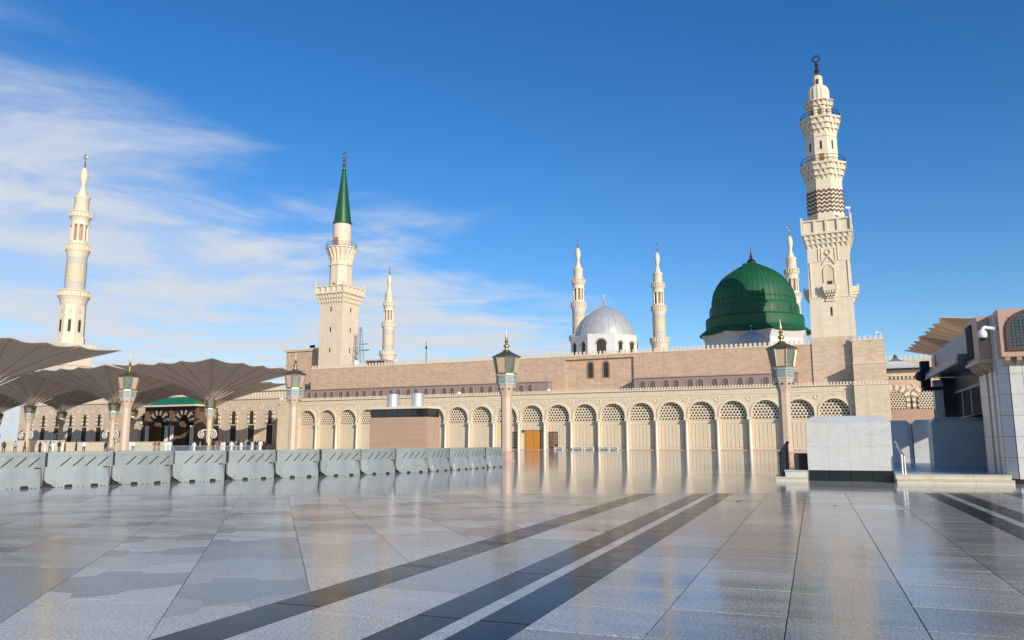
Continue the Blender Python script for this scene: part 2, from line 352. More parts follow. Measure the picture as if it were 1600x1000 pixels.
def slab(poly, mt, gap=.007):
    if len(poly) >= 3: queue.append((poly, mt, gap))
def lay_slabs(most=298):
    """the slabs that show largest become parts of their own, the rest one piece"""
    mats_ = ['slab_grey', 'slab_light', 'slab_dark', 'slab_band']; rest = MB(); todo = []
    for poly, mt, gap in queue:
        c = Vector((sum(p[0] for p in poly) / len(poly), sum(p[1] for p in poly) / len(poly)))
        ar = abs(sum(poly[i][0] * poly[(i + 1) % len(poly)][1] - poly[(i + 1) % len(poly)][0] * poly[i][1] for i in range(len(poly)))) / 2
        seen = c.y > 5.4 and abs(c.x) < c.y * .67 + .9
        pl = [tuple(Vector(p) + (c - Vector(p)).normalized() * gap * 1.1) for p in poly]
        todo.append((ar / max(c.y, 1) ** 3 if seen else 0, c, pl, mt))
    todo.sort(key=lambda t: -t[0])
    for i, (sz, c, pl, mt) in enumerate(todo):
        if i < most and sz > 0:
            mb = MB(); mb.prism([(p[0] - c.x, p[1] - c.y) for p in pl], -.011, 0); mb.build('paving_slab', mt, floor, (c.x, c.y, random.uniform(-.0015, 0)))
        else: rest.mi(mats_.index(mt)).prism(pl, -.011, -.0005)
    tag(rest.build('paving_slabs', mats_, floor), None, None, kind='stuff')
def strip(c0, c1, mt, l0, l1, step, jit=0.):
    """one strip of slabs; c = x offset measured at y = 6.29"""
    t = l0
    while t < l1:
        e = t + step * random.uniform(1 - jit, 1 + jit)
        pts = []
        for c, tt in ((c0, t + .006), (c1, t + .006), (c1, e - .006), (c0, e - .006)):
            bx_, by_ = c, 6.29                       # shear so that cross joints are square to the strip
            off = (Vector((bx_, by_)) @ G2); p = Vector((bx_, by_)) + G2 * (tt - off); pts.append((p.x, p.y))
        pts = clip_y(pts, YB)
        if len(pts) > 2 and max(p[1] for p in pts) > -6:
            slab(pts, mt if isinstance(mt, str) else random.choice(mt))
        t = e
CUT = [(-2.8, -2.24, 'b'), (-2.24, -1.18, 'g'), (-1.18, -.72, 'b'), (-.72, -.54, 'l'), (-.54, -.05, 'b'), (-.05, .99, 'g'), (.99, 2.08, 'g'), (2.08, 3.21, 'g'), (3.21, 4.37, 'g'), (4.37, 5.5, 'g'),
       (5.5, 5.95, 'b'), (5.95, 6.15, 'l'), (6.15, 6.65, 'b'), (6.65, 7.75, 'g'), (7.75, 8.3, 'b')] + [(8.3 + i * 1.12, 9.42 + i * 1.12, 'g') for i in range(22)]
# the jigsaw paving left of the bands: interlocking stepped slabs in two greys
def wob(i, j, k): return random.Random(i * 7919 + j * 104729 + k * 31).uniform(-1, 1)
JD = Vector((-.30, 1)).normalized(); JN = Vector((JD.y, -JD.x)); J0 = Vector((-2.8, 6.29))
def jp(a, b): p = J0 + JN * a + JD * b; return (p.x, p.y)
def left_of_band(p): return p[0] - TAN * (p[1] - 6.29) < -2.8
def clip_band(poly):
    def sd_(p): return p[0] - TAN * (p[1] - 6.29) + 2.8
    out = []
    for i in range(len(poly)):
        a, b = poly[i], poly[(i + 1) % len(poly)]; da, db = sd_(a), sd_(b)
        if da <= 0: out.append(a)
        if (da <= 0) != (db <= 0):
            t = da / (da - db); out.append((a[0] + t * (b[0] - a[0]), a[1] + t * (b[1] - a[1])))
    return out
def rowline(j, i, CW):
    """stepped row boundary j across column i"""
    z = j * .82; x0 = i * CW; d = .29 * (1 if (i + j) % 2 else -1); e = .18 * wob(i, j, 1)
    return [(x0, z + .16 * wob(i, j, 5)), (x0 + CW * .20, z + e), (x0 + CW * .235, z + e + d), (x0 + CW * .55, z + e + d * .72), (x0 + CW * .60, z + e + d * .05), (x0 + CW * .86, z + e - d * .25), (x0 + CW, z + .16 * wob(i + 1, j, 5))]
for i in range(-22, 15):
    CW = 1.28
    for j in range(-5, 32):
        lo = rowline(j, i, CW); hi = rowline(j + 1, i, CW)
        poly = clip_y(clip_band([jp(a, b) for a, b in lo] + [jp(a, b) for a, b in reversed(hi)]), YB)
        if len(poly) > 2 and max(p[1] for p in poly) > 4:
            slab(poly, ['slab_light', 'slab_grey', 'slab_light', 'slab_dark', 'slab_grey'][int(abs(wob(i, j, 9)) * 4.99)], .004)
for c0, c1, k in CUT:
    strip(c0, c1, {'b': 'slab_band', 'l': 'slab_light', 'g': ['slab_grey', 'slab_grey', 'slab_grey', 'slab_grey', 'slab_light']}[k], 4.0 if c0 < 8 else 0, 36, {'b': 2.4, 'l': 1.6, 'g': 1.12}[k], .0 if k != 'g' else .12)
lay_slabs()

# ------------------------------------------------------------------ arcade wall of the mosque
HB = BAY / 2; RA = 2.2; ZC = 5.9; DEP = .62; TOPZ = 10.1
def bay_mesh():
    m = MB(); n = 18; a = arc(0, ZC, RA, math.pi, 0, n)
    m.add([(-HB, 0, 0), (-RA, 0, 0), (-RA, 0, ZC), (-HB, 0, ZC)], [(0, 1, 2, 3)])
    m.add([(RA, 0, 0), (HB, 0, 0), (HB, 0, ZC), (RA, 0, ZC)], [(0, 1, 2, 3)])
    m.add([(-HB, 0, ZC), (-RA, 0, ZC), (-RA, 0, TOPZ), (-HB, 0, TOPZ)], [(0, 1, 2, 3)])
    m.add([(RA, 0, ZC), (HB, 0, ZC), (HB, 0, TOPZ), (RA, 0, TOPZ)], [(0, 1, 2, 3)])
    for i in range(n):
        (x0, z0), (x1, z1) = a[i], a[i + 1]
        m.add([(x0, 0, z0), (x1, 0, z1), (x1, 0, TOPZ), (x0, 0, TOPZ)], [(0, 1, 2, 3)])
    out = [(-RA, 0)] + a + [(RA, 0)]
    for i in range(len(out) - 1):
        (x0, z0), (x1, z1) = out[i], out[i + 1]
        m.add([(x0, 0, z0), (x1, 0, z1), (x1, DEP + .3, z1), (x0, DEP + .3, z0)], [(0, 1, 2, 3)])
    me = bpy.data.meshes.new('arch_bay'); me.from_pydata(m.v, [], m.f); me.materials.append(M['cream'])
    b = bmesh.new(); b.from_mesh(me); bmesh.ops.remove_doubles(b, verts=b.verts, dist=.001); bmesh.ops.recalc_face_normals(b, faces=b.faces); b.to_mesh(me); b.free(); me.update(); return me
def trim_mesh():
    m = MB(); ring(m, 0, ZC, RA - .02, RA + .22, -.16, .02, 22); ring(m, 0, ZC, RA + .22, RA + .34, -.10, .02, 22)
    for sx in (-1, 1):
        x0, x1 = sorted((sx * (RA - .02), sx * (RA + .22))); m.box(x0, x1, -.16, .02, 5.1, ZC)
        x0, x1 = sorted((sx * (RA + .22), sx * (RA + .34))); m.box(x0, x1, -.10, .02, 5.1, ZC)
    m.torus((0, -.03, ZC + RA + .62), .17, .035, 12, 5)
    return m.mesh('arch_trim', 'cream_plain')
def grille_mesh(hw, z0, z1, T=.46, y=0., th=.09, round_=None):
    """pierced stone screen: rows of triangular holes"""
    m = MB(); hT = T * .866; rows = int((z1 - z0) / hT) + 1; nc = int(2 * hw / T) + 3
    for j in range(rows):
        for i in range(nc):
            x = -hw - T + (i + .5 * (j % 2)) * T; z = z0 + j * hT
            if round_ and (x + T / 2) ** 2 + max(0, z + hT / 3 - round_[0]) ** 2 > (round_[1] + .42) ** 2: continue
            A = [(x, z), (x + T, z), (x + T / 2, z + hT)]; c = (x + T / 2, z + hT / 3); kk = .92
            I = [(c[0] + (px - c[0]) * kk, c[1] + (pz - c[1]) * kk) for px, pz in A]
            vs_ = [(p[0], y, p[1]) for p in A] + [(p[0], y, p[1]) for p in I] + [(p[0], y + th, p[1]) for p in I]
            m.add(vs_, [(0, 1, 4, 3), (1, 2, 5, 4), (2, 0, 3, 5), (3, 4, 7, 6), (4, 5, 8, 7), (5, 3, 6, 8)])
            m.add([(x + T / 2, y, z + hT), (x + T, y, z), (x + 1.5 * T, y, z + hT)], [(0, 1, 2)])
    return m
def panel_mesh():
    m = MB(); m.box(-RA - .05, RA + .05, DEP, DEP + .12, 0, 5.12); m.box(-RA, RA, DEP - .07, DEP + .01, 4.95, 5.13); m.box(-RA, RA, DEP - .05, DEP + .01, 4.40, 4.52)
    n = 6; w_ = 3.9 / n
    for i in range(n): m.box(-1.95 + i * w_ + .035, -1.95 + (i + 1) * w_ - .035, DEP - .06, DEP + .01, .45, 4.3)
    m.box(-RA, RA, DEP - .06, DEP + .01, 0, .34)
    return m.mesh('panel', 'panel_stone')
def column_meshes():
    a = MB(); a.lathe([(.30, 0), (.30, .16), (.26, .24), (.27, .34), (.23, .40), (.205, 4.55), (.23, 4.6)], 14)
    c = MB(); c.lathe([(.22, 0), (.24, .06), (.22, .1), (.30, .34), (.33, .38)], 14); c.sq([(.36, .38), (.38, .52)])
    return a.mesh('column', 'column_stone', True), c.mesh('capital', 'column_stone', True)
arcade = thing('arcade_wall', 'cream stone arcade wall with a long row of round arches across the plaza', 'building', fp(0, 0), PHI)
bm_, tm_, pm_ = bay_mesh(), trim_mesh(), panel_mesh(); cm_, pm2_ = column_meshes()
gm_ = grille_mesh(RA + .2, 5.13, 8.2, T=.54, y=DEP, round_=(ZC, RA)).mesh('grille', 'cream_plain')
med = MB(); med.torus((0, -.02, 0), .36, .085, 16, 6); medm = med.mesh('medallion', 'cream_plain')
for k in range(-1, 20):
    x = (k + .5) * BAY
    obj('arch_bay', bm_, arcade, (x, 0, 0)); obj('arch_trim', tm_, arcade, (x, 0, 0)); obj('grille', gm_, arcade, (x, 0, 0)); obj('panel', pm_, arcade, (x, 0, 0))
for k in range(-1, 21):
    c = obj('column', cm_, arcade, (k * BAY, -.20, .02)); obj('capital', pm2_, c, (0, 0, 4.6))
    obj('medallion', medm, arcade, (k * BAY, 0, 8.45))
ip = MB(); ip.box(-.40, .40, -.30, .02, 5.14, 5.36); ipm = ip.mesh('impost', 'cream_plain')
for k in range(-1, 21): obj('impost', ipm, arcade, (k * BAY, 0, 0))
m = MB(); m.box(-10.35, -BAY, -.20, 6, 0, TOPZ); m.box(20 * BAY, 20 * BAY + .8, -.02, 6, 0, TOPZ); m.build('end_wall', 'cream', arcade)
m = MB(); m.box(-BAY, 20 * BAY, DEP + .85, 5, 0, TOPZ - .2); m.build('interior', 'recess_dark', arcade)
m = MB(); m.box(-10.37, 20 * BAY + .8, -.27, 4.2, TOPZ, TOPZ + .12); m.box(-BAY, 20 * BAY, -.08, .01, 9.15, 9.24); m.build('cornice', 'cream_plain', arcade)
m = MB(); m.box(-BAY, 20 * BAY, -.12, -.003, 0, .12); m.build('plinth', 'granite_pink', arcade)
m = MB(); merlons(m, -10.3, 20 * BAY + .7, TOPZ + .12, .47, .36, .50, -.25); tag(m.build('merlons', 'cream_plain', arcade), None, None, kind='stuff')
# doors in the arcade
dr = thing('wooden_door', 'bright golden wooden double door under an arch beside the middle lamp column', 'door', fp(49.0, DEP - .12), PHI)
for sx in (-1, 1):
    q = MB(); x0, x1 = sorted((sx * .03, sx * 1.42)); q.box(x0, x1, 0, .08, .1, 3.45)
    for zz_ in (.35, 1.35, 2.4):
        for xx in (.25, .85): a0, a1 = sorted((sx * xx, sx * (xx + .4))); q.box(a0, a1, -.035, .01, zz_, zz_ + .8)
    lf = q.build('door_leaf', 'wood_gold', dr); h = MB(); h.tube((sx * .14, -.09, 1.5), (sx * .14, -.09, 1.9), .03); h.tube((sx * .14, -.09, 1.7), (sx * .14, .02, 1.7), .02); h.build('handle', 'gold', lf)
q = MB(); q.box(-1.58, -1.43, -.06, .1, .1, 3.6); q.box(1.43, 1.58, -.06, .1, .1, 3.6); q.box(-1.43, 1.43, -.06, .1, 3.46, 3.6); q.build('door_frame', 'wood_frame', dr)
for sx in (-1, 1):
    q = MB(); q.box(sx * 2.0 - .26, sx * 2.0 + .26, -.3, .02, 3.2, 3.62); q.box(sx * 2.0 - .2, sx * 2.0 + .2, -.33, -.3, 3.26, 3.56); q.build('wall_lamp', 'gold_dull', dr)
for s_, wd, lab in ((45.2, 1.2, 'dark lattice door just right of the middle lamp column'), (53.0, 1.5, 'dark brown lattice door to the right of the golden door')):
    d = thing('lattice_door', lab, 'door', fp(s_, DEP - .1), PHI, 'dark side doors')
    q = MB(); q.box(-wd / 2, wd / 2, .04, .08, .1, 3.15); q.build('backing', 'recess_dark', d)
    q = MB(); q.box(-wd / 2 - .1, -wd / 2, -.04, .1, .1, 3.28); q.box(wd / 2, wd / 2 + .1, -.04, .1, .1, 3.28); q.box(-wd / 2, wd / 2, -.04, .1, 3.15, 3.28); q.build('door_frame', 'wood_dark', d)
    q = MB()
    for i in range(1, 5): q.box(-wd / 2 + i * wd / 5 - .03, -wd / 2 + i * wd / 5 + .03, -.01, .04, .1, 3.15)
    for i in range(1, 7): q.box(-wd / 2, wd / 2, -.006, .036, .1 + i * .44 - .03, .1 + i * .44 + .03)
    q.build('lattice', 'wood_dark', d)
bl = ['white low bench with a dark bag on it next to the dark lattice door', 'white low bench left of a pair under the second arch from the doors', 'white low bench right of a pair under the second arch from the doors', 'white low bench left of a pair under the third arch from the doors', 'pale green low bench at the right end of the bench row']
for (s0, s1), lb in zip(((53.9, 55.5), (57.3, 59.1), (59.5, 61.2), (62.2, 63.9), (64.05, 65.6)), bl):
    d = thing('low_bench', lb, 'bench', fp((s0 + s1) / 2, -1.1), PHI, 'low benches along the arcade'); hw = (s1 - s0) / 2
    q = MB(); q.box(-hw, hw, -.25, .25, .5, .58); q.build('seat', 'white_paint', d)
    for sx in (-1, 1): q = MB(); q.box(sx * (hw - .06) - .05, sx * (hw - .06) + .05, -.23, .23, 0, .5); q.build('leg', 'white_paint', d)
    q = MB(); q.box(-hw + .12, hw - .12, -.02, .02, .12, .44); q.build('back_panel', 'frieze_light', d)
bag = MB(); bag.lathe([(.16, 0), (.24, .1), (.22, .26), (.08, .36), (.03, .40)], 10); tag(bag.build('bag', 'rubber', None, fp(54.2, -1.1, .58), True), 'small dark bag lying on the white bench by the lattice door', 'bag')

# ------------------------------------------------------------------ upper wall, galleries
upper = thing('upper_wall', 'pinkish stone upper wall with battlements behind the arcade', 'building', fp(0, 4.0), PHI)
m = MB(); m.box(-5.2, 54.2, 0, 24, 0, 17.2); m.box(67.3, 97.7, 0, 24, 0, 17.2); m.box(54.2, 67.3, .45, 24, 0, 16.6); m.box(54.2, 67.3, 0, 24, 16.6, 17.2); m.build('wall', 'upper_stone', upper)
m = MB(); m.box(-5.3, 97.7, -.08, .3, 17.2, 17.36); m.build('cornice', 'cream_plain', upper)
m = MB(); merlons(m, -5.2, 97.6, 17.36, .78, .58, .68, -.05, .18); tag(m.build('merlons', 'cream_plain', upper), None, None, kind='stuff')
for s_ in (59.0, 62.0):
    q = MB(); po = arch_poly(0, 13.0, .74, 15.5); pi_ = arch_poly(0, 13.15, .46, 15.5)
    vs_ = [(x, .37, z) for x, z in po] + [(x, .37, z) for x, z in pi_] + [(x, .47, z) for x, z in po]; n = len(po)
    q.add(vs_, [(i, (i + 1) % n, n + (i + 1) % n, n + i) for i in range(n)] + [((i + 1) % n, i, 2 * n + i, 2 * n + (i + 1) % n) for i in range(n)])
    wd = q.build('window', 'wood_frame', upper, (s_, 0, 0)); q = MB(); q.prism_y(pi_, .40, .43); q.build('pane', 'dark_glass', wd)
def gallery(s0, s1, lab, group):
    gth = thing('gallery', lab, 'building', fp(s0, 1.8), PHI); L_ = s1 - s0
    q = MB(); q.box(0, L_, 0, 2.19, 10.0, 12.45); q.build('wall', 'gallery_stone', gth)
    q = MB(); q.box(-.15, L_ + .15, -.2, 2.18, 12.46, 12.62); q.build('roof', 'gallery_light', gth)
    po = arch_poly(0, 10.55, .62, 11.55, 8); pi_ = arch_poly(0, 10.55, .47, 11.55, 8); n = len(po); q = MB()
    q.add([(x, -.09, z) for x, z in po] + [(x, -.09, z) for x, z in pi_] + [(x, .0, z) for x, z in po] + [(x, .0, z) for x, z in pi_],
          [(i, (i + 1) % n, n + (i + 1) % n, n + i) for i in range(n)] + [((i + 1) % n, i, 2 * n + i, 2 * n + (i + 1) % n) for i in range(n)] + [(n + i, n + (i + 1) % n, 3 * n + (i + 1) % n, 3 * n + i) for i in range(n)])
    fm = q.mesh('arched_window', 'gallery_light'); q = MB(); q.prism_y(pi_, -.02, .02); lm = q.mesh('lattice', 'gallery_lattice')
    c = 1.6
    while c + 2.4 < L_:
        for dx in (0, 1.75): wn_ = obj('arched_window', fm, gth, (c + dx, 0, 0)); obj('lattice', lm, wn_)
        c += 4.15
    return gth
gallery(-5.3, 51.5, 'mauve gallery with paired arched windows above the left half of the arcade', None)
gallery(67.9, 95.2, 'mauve gallery with paired arched windows above the right half of the arcade', None)
for s_, zt, lab in ((33.6, 10.72, 'white domed camera on the battlements left of the middle lamp column'), (52.2, 10.72, 'white domed camera on the battlements right of the middle lamp column'), (-9.9, 10.72, 'white domed camera at the left corner of the arcade top')):
    q = MB(); q.lathe([(.30, 0), (.30, .25), (.42, .3), (.46, .5), (.34, .75), (.1, .86)], 12); tag(q.build('security_camera', 'white_paint', None, fp(s_, .3, zt - .5), True), lab, 'camera', 'roof cameras')
# corner tower block at the right end
tw = thing('corner_tower', 'plain stone corner block closing the right end of the arcade', 'building', fp(106.1, 0), PHI)
m = MB(); m.box(-2.5, 2.4, -1.0, 7, 0, TOPZ - .1); m.build('lower_wall', 'cream', tw)
m = MB(); merlons(m, -2.5, 2.4, TOPZ + .02, .5, .38, .55, -.98); tag(m.build('merlons', 'cream_plain', tw), None, None, kind='stuff')
m = MB(); m.box(-2.6, 2.45, -1.1, 7, TOPZ - .1, TOPZ + .02); m.build('ledge', 'cream_plain', tw); m = MB(); m.box(-2.55, 2.3, .5, 2.8, 13.4, 13.55); m.build('ledge', 'cream_plain', tw); m = MB(); m.box(-2.55, 2.3, 2.7, 8, 17.3, 17.45); m.build('ledge', 'cream_plain', tw)
m = MB(); m.box(-2.45, 2.2, 2.8, 8, TOPZ, 17.3); m.box(-2.45, 2.2, .6, 2.8, TOPZ, 13.4); m.build('upper_wall', 'tower_stone', tw)
m = MB(); merlons(m, -2.4, 2.2, 17.45, .72, .55, .68, 2.85); tag(m.build('merlons', 'cream_plain', tw), None, None, kind='stuff')
q = MB(); q.tube((0, 0, 0), (0, 0, 1.1), .05); q.tube((0, 0, 1.05), (-.7, 0, 1.15), .05); q.lathe([(.2, .85), (.24, 1.0), (.16, 1.15)], 10, cx=-.75); tag(q.build('security_camera', 'white_paint', None, fp(107.9, 3.3, 17.45)), 'white camera on a bent pole on the corner tower battlements', 'camera', 'roof cameras')

# ------------------------------------------------------------------ main minaret (right)
mm = thing('stone_minaret', 'tall cream stone minaret with four balconies and a zigzag band, right of the green dome', 'minaret', fp(100.95, 7.2), PHI)
m = MB(); m.sq([(3.45, 0), (3.40, 18.3)]); m.build('base', 'tower_stone', mm)
m = MB(); m.sq([(3.36, 18.3), (3.20, 33.3)])
for z, hw in ((24.8, 3.37), (30.9, 3.29)): m.sq([(hw, z), (hw, z + .14)])
for sx in (-1, 1):
    m.box(sx * 2.9 - .06, sx * 2.9 + .06, -3.40, -3.2, 24.9, 30.9)
    for xx in (1.05, 1.5): m.box(sx * xx - .05, sx * xx + .05, -3.34, -3.1, 31.0, 33.2)
m.build('square_shaft', 'minaret_stone', mm)
def muq_sq(mb, h0, h1, z0, z1, nn, tiers=3):
    """tiers of small corbels stepping outward round a square shaft"""
    for t in range(tiers):
        a0 = h0 + (h1 - h0) * t / tiers; a1 = h0 + (h1 - h0) * (t + 1) / tiers; y0 = z0 + (z1 - z0) * t / tiers; y1 = z0 + (z1 - z0) * (t + 1) / tiers
        for side in range(4):
            cr, sr = math.cos(side * math.pi / 2), math.sin(side * math.pi / 2)
            for i in range(nn):
                c = -a1 + (i + .5 * (1 + (t % 2) * 0)) * 2 * a1 / nn + (a1 / nn * .0); q = a1 / nn * .62
                pts = [(c - q * .3, -a0 + .02, y0), (c + q * .3, -a0 + .02, y0), (c + q, -a0 + .02, y1), (c - q, -a0 + .02, y1), (c - q * .25, -a0 - .06, y0 + .03), (c + q * .25, -a0 - .06, y0 + .03), (c + q, -a1, y1), (c - q, -a1, y1)]
                mb.add([(x * cr - y * sr, x * sr + y * cr, z) for x, y, z in pts], [(0, 3, 2, 1), (4, 5, 6, 7), (0, 1, 5, 4), (1, 2, 6, 5), (2, 3, 7, 6), (3, 0, 4, 7)])
        mb.sq([(a0 - .04, y0), (a0 - .04, y1 - .001)]); mb.sq([(a1 + .03, y1 - .12), (a1 + .03, y1)])
def muq_round(mb, h0, h1, z0, z1, nn, tiers=3, n=8):
    for t in range(tiers):
        a0 = h0 + (h1 - h0) * t / tiers; a1 = h0 + (h1 - h0) * (t + 1) / tiers; y0 = z0 + (z1 - z0) * t / tiers; y1 = z0 + (z1 - z0) * (t + 1) / tiers
        for i in range(nn):
            a = 2 * math.pi * (i + .5 * (t % 2)) / nn; q = math.pi * a1 / nn * .62; cr, sr = math.cos(a), math.sin(a)
            pts = [(a0 - .1, -q * .3, y0), (a0 - .1, q * .3, y0), (a0 - .1, q, y1), (a0 - .1, -q, y1), (a0 + .05, -q * .25, y0 + .03), (a0 + .05, q * .25, y0 + .03), (a1, q, y1), (a1, -q, y1)]
            mb.add([(x * cr - y * sr, x * sr + y * cr, z) for x, y, z in pts], [(0, 1, 2, 3), (7, 6, 5, 4), (4, 5, 1, 0), (5, 6, 2, 1), (6, 7, 3, 2), (7, 4, 0, 3)])
        f = mb.oct if n == 8 else (lambda pr: mb.lathe(pr, 24))
        f([(a0 - .04, y0), (a0 - .04, y1 - .001)]); f([(a1 + .02, y1 - .12), (a1 + .02, y1)])
def railing(name, parent, r, z, h, n=24, mt='iron', ph=0.):
    q = MB()
    for zz_ in (z + h, z + h * .5):
        q.torus((0, 0, zz_), r, .045, n, 5, 'z')
    for i in range(n): a = ph + 2 * math.pi * i / n; q.tube((r * math.cos(a), r * math.sin(a), z), (r * math.cos(a), r * math.sin(a), z + h), .035, 4)
    return q.build(name, mt, parent)
# niche with balcony on three faces, slit, openings
q = MB(); q.box(-.13, .13, -3.38, -3.2, 21.8, 23.2); q.build('slit_window', 'recess_dark', mm)
nq = MB(); po = arch_poly(0, 26.9, .95, 29.3, 10, .35); pi_ = arch_poly(0, 26.9, .72, 29.3, 10, .35); n = len(po)
nq.add([(x, -3.42, z) for x, z in po] + [(x, -3.42, z) for x, z in pi_] + [(x, -3.2, z) for x, z in po] + [(x, -3.0, z) for x, z in pi_],
       [(i, (i + 1) % n, n + (i + 1) % n, n + i) for i in range(n)] + [((i + 1) % n, i, 2 * n + i, 2 * n + (i + 1) % n) for i in range(n)] + [(n + i, n + (i + 1) % n, 3 * n + (i + 1) % n, 3 * n + i) for i in range(n)])
for sx in (-1, 1):
    nq.tube((sx * 1.0, -3.36, 30.4), (0, -3.36, 31.9), .10, 4); nq.tube((0, -3.36, 31.8), (sx * .5, -3.36, 32.5), .09, 4)
nq.torus((0, -3.36, 32.55), .38, .08, 12, 4)
nq.build('niche_frame', 'minaret_white', mm)
q = MB(); q.prism_y(arch_poly(0, 26.9, .72, 29.3, 10, .35), -3.30, -3.22); q.build('niche', 'panel_stone', mm)
q = MB(); q.box(-.38, .38, -3.34, -3.28, 26.9, 27.6); q.build('niche_door', 'wood_dark', mm)
for side, nm in ((0, 'front'), (1, 'r'), (3, 'l')):
    q = MB(); q.box(-1.05, 1.05, -4.25, -3.2, 25.9, 26.05); q.box(-1.05, 1.05, -4.25, -4.13, 26.05, 26.85); q.box(-1.05, -.93, -4.13, -3.2, 26.05, 26.85); q.box(.93, 1.05, -4.13, -3.2, 26.05, 26.85)
    for sx in (-1, 1): q.box(sx * .99 - .1, sx * .99 + .1, -4.29, -4.09, 26.0, 27.15)
    for t in range(3):
        for i in range(5 - t):
            c = (i - (4 - t) / 2) * .40; q.box(c - .14, c + .14, -4.2 + t * .27, -3.2, 25.9 - (t + 1) * .42, 25.9 - t * .42)
    q.box(-.8, .8, -3.5, -3.2, 24.2, 24.64)
    o = q.build('side_balcony', 'minaret_white', mm); o.rotation_euler.z = side * math.pi / 2
m = MB(); muq_sq(m, 3.2, 3.85, 33.3, 35.7, 9, 3); m.build('corbel', 'minaret_white', mm)
def parapet_sq(name, parent, hw, z0, z1, npan, mt, post=.16, finial=True):
    q = MB(); q.sq([(hw + .08, z0 - .18), (hw + .08, z0)]); 
    for side in range(4):
        cr, sr = math.cos(side * math.pi / 2), math.sin(side * math.pi / 2)
        def bx(x0, x1, y0, y1, za, zb):
            vs_ = [(x0, y0, za), (x1, y0, za), (x1, y1, za), (x0, y1, za), (x0, y0, zb), (x1, y0, zb), (x1, y1, zb), (x0, y1, zb)]
            q.add([(x * cr - y * sr, x * sr + y * cr, z) for x, y, z in vs_], [(0, 3, 2, 1), (4, 5, 6, 7), (0, 1, 5, 4), (1, 2, 6, 5), (2, 3, 7, 6), (3, 0, 4, 7)])
        bx(-hw + .17, hw - .17, -hw + .26, -hw + .36, z0, z1 - .1)
        bx(-hw + .17, hw - .17, -hw, -hw + .38, z1 - .28, z1 - .05); bx(-hw + .17, hw - .17, -hw, -hw + .38, z0, z0 + .25)
        for i in range(npan + 1):
            c = -hw + .17 + (2 * hw - .34) * i / npan
            if 0 < i < npan: bx(c - .2, c + .2, -hw - .02, -hw + .40, z0, z1)
        bx(-hw - .12, -hw + .22, -hw - .12, -hw + .22, z0, z1 + .45)
        if finial: q.lathe([(.22, z1 + .45), (.1, z1 + .6), (.16, z1 + .8), (.02, z1 + 1.1)], 6, 0, (-hw + .05) * cr - (-hw + .05) * sr, (-hw + .05) * sr + (-hw + .05) * cr)
    return q.build(name, mt, parent)
parapet_sq('balcony_parapet', mm, 3.85, 35.7, 38.1, 4, 'minaret_white', finial=False)
m = MB(); m.oct([(2.95, 35.7), (2.9, 39.0)]); m.oct([(2.84, 43.6), (2.80, 45.2)]); m.oct([(2.9, 38.9), (2.85, 43.7)]); m.build('octagon_shaft', 'minaret_white', mm)
# zigzag inlay: raised dark chevrons round the octagon
m = MB(); rr_ = 2.93
for f in range(8):
    a = f * math.pi / 4 - math.pi / 2; cr, sr = math.cos(a), math.sin(a); half = rr_ * math.tan(math.pi / 8)
    for row in range(6):
        z = 39.35 + row * .70
        for i in range(6):
            x0 = -half + i * half / 3; x1 = x0 + half / 3; za, zb = (z, z + .36) if i % 2 == 0 else (z + .36, z)
            pts = [(x0, za), (x1, zb), (x1, zb + .36), (x0, za + .36)]
            m.add([(rr_ * cr - x * sr, rr_ * sr + x * cr, zz_) for x, zz_ in pts] + [((rr_ - .12) * cr - x * sr, (rr_ - .12) * sr + x * cr, zz_) for x, zz_ in pts], [(0, 1, 2, 3), (7, 6, 5, 4), (0, 4, 5, 1), (2, 6, 7, 3)])
m.build('zigzag_band', 'minaret_dark', mm)
m = MB(); muq_round(m, 2.8, 3.65, 45.2, 48.0, 24, 3); m.oct([(3.72, 48.0), (3.72, 48.2)]); m.build('corbel', 'minaret_white', mm); railing('railing', mm, 3.6, 48.2, 1.15)
m = MB(); m.oct([(2.55, 48.1), (2.45, 53.6)]); m.oct([(2.55, 53.0), (2.55, 53.15)]); m.build('octagon_shaft', 'minaret_stone', mm)
for f in range(8):
    a = f * math.pi / 4; q = MB(); q.box(-.16, .16, -2.53, -2.3, 50.7, 52.2); o = q.build('slit_window', 'recess_dark', mm); o.rotation_euler.z = a
    if f % 2 == 0: q = MB(); q.box(-.4, .4, -2.57, -2.3, 48.25, 49.9); o = q.build('door', 'wood_frame', mm); o.rotation_euler.z = a
m = MB(); muq_round(m, 2.45, 3.28, 53.6, 56.3, 20, 3); m.oct([(3.34, 56.3), (3.34, 56.5)]); m.build('corbel', 'minaret_white', mm); railing('railing', mm, 3.2, 56.5, 1.0)
m = MB(); m.oct([(1.25, 56.4), (1.25, 58.6)])
for f in range(8):
    a = f * math.pi / 4 + math.pi / 8; m.lathe([(.34, 56.4), (.34, 58.7)], 6, 0, 1.68 * math.cos(a), 1.68 * math.sin(a))
muq_round(m, 1.7, 2.42, 58.2, 59.8, 18, 2); m.build('open_stage', 'minaret_white', mm)
m = MB(); m.lathe([(1.9, 59.8), (1.78, 60.0), (1.78, 61.9), (1.6, 62.5), (1.2, 62.9), (.85, 63.0)], 32, flute=.06); m.build('ribbed_cap', 'minaret_white', mm)
m = MB(); m.oct([(.85, 62.9), (.82, 64.5), (.6, 64.9)]); la = m.build('lantern', 'minaret_white', mm)
for f in range(4): q = MB(); q.prism_y(arch_poly(0, 63.2, .22, 63.9, 6), -.9, -.8); o = q.build('opening', 'recess_dark', la); o.rotation_euler.z = f * math.pi / 2
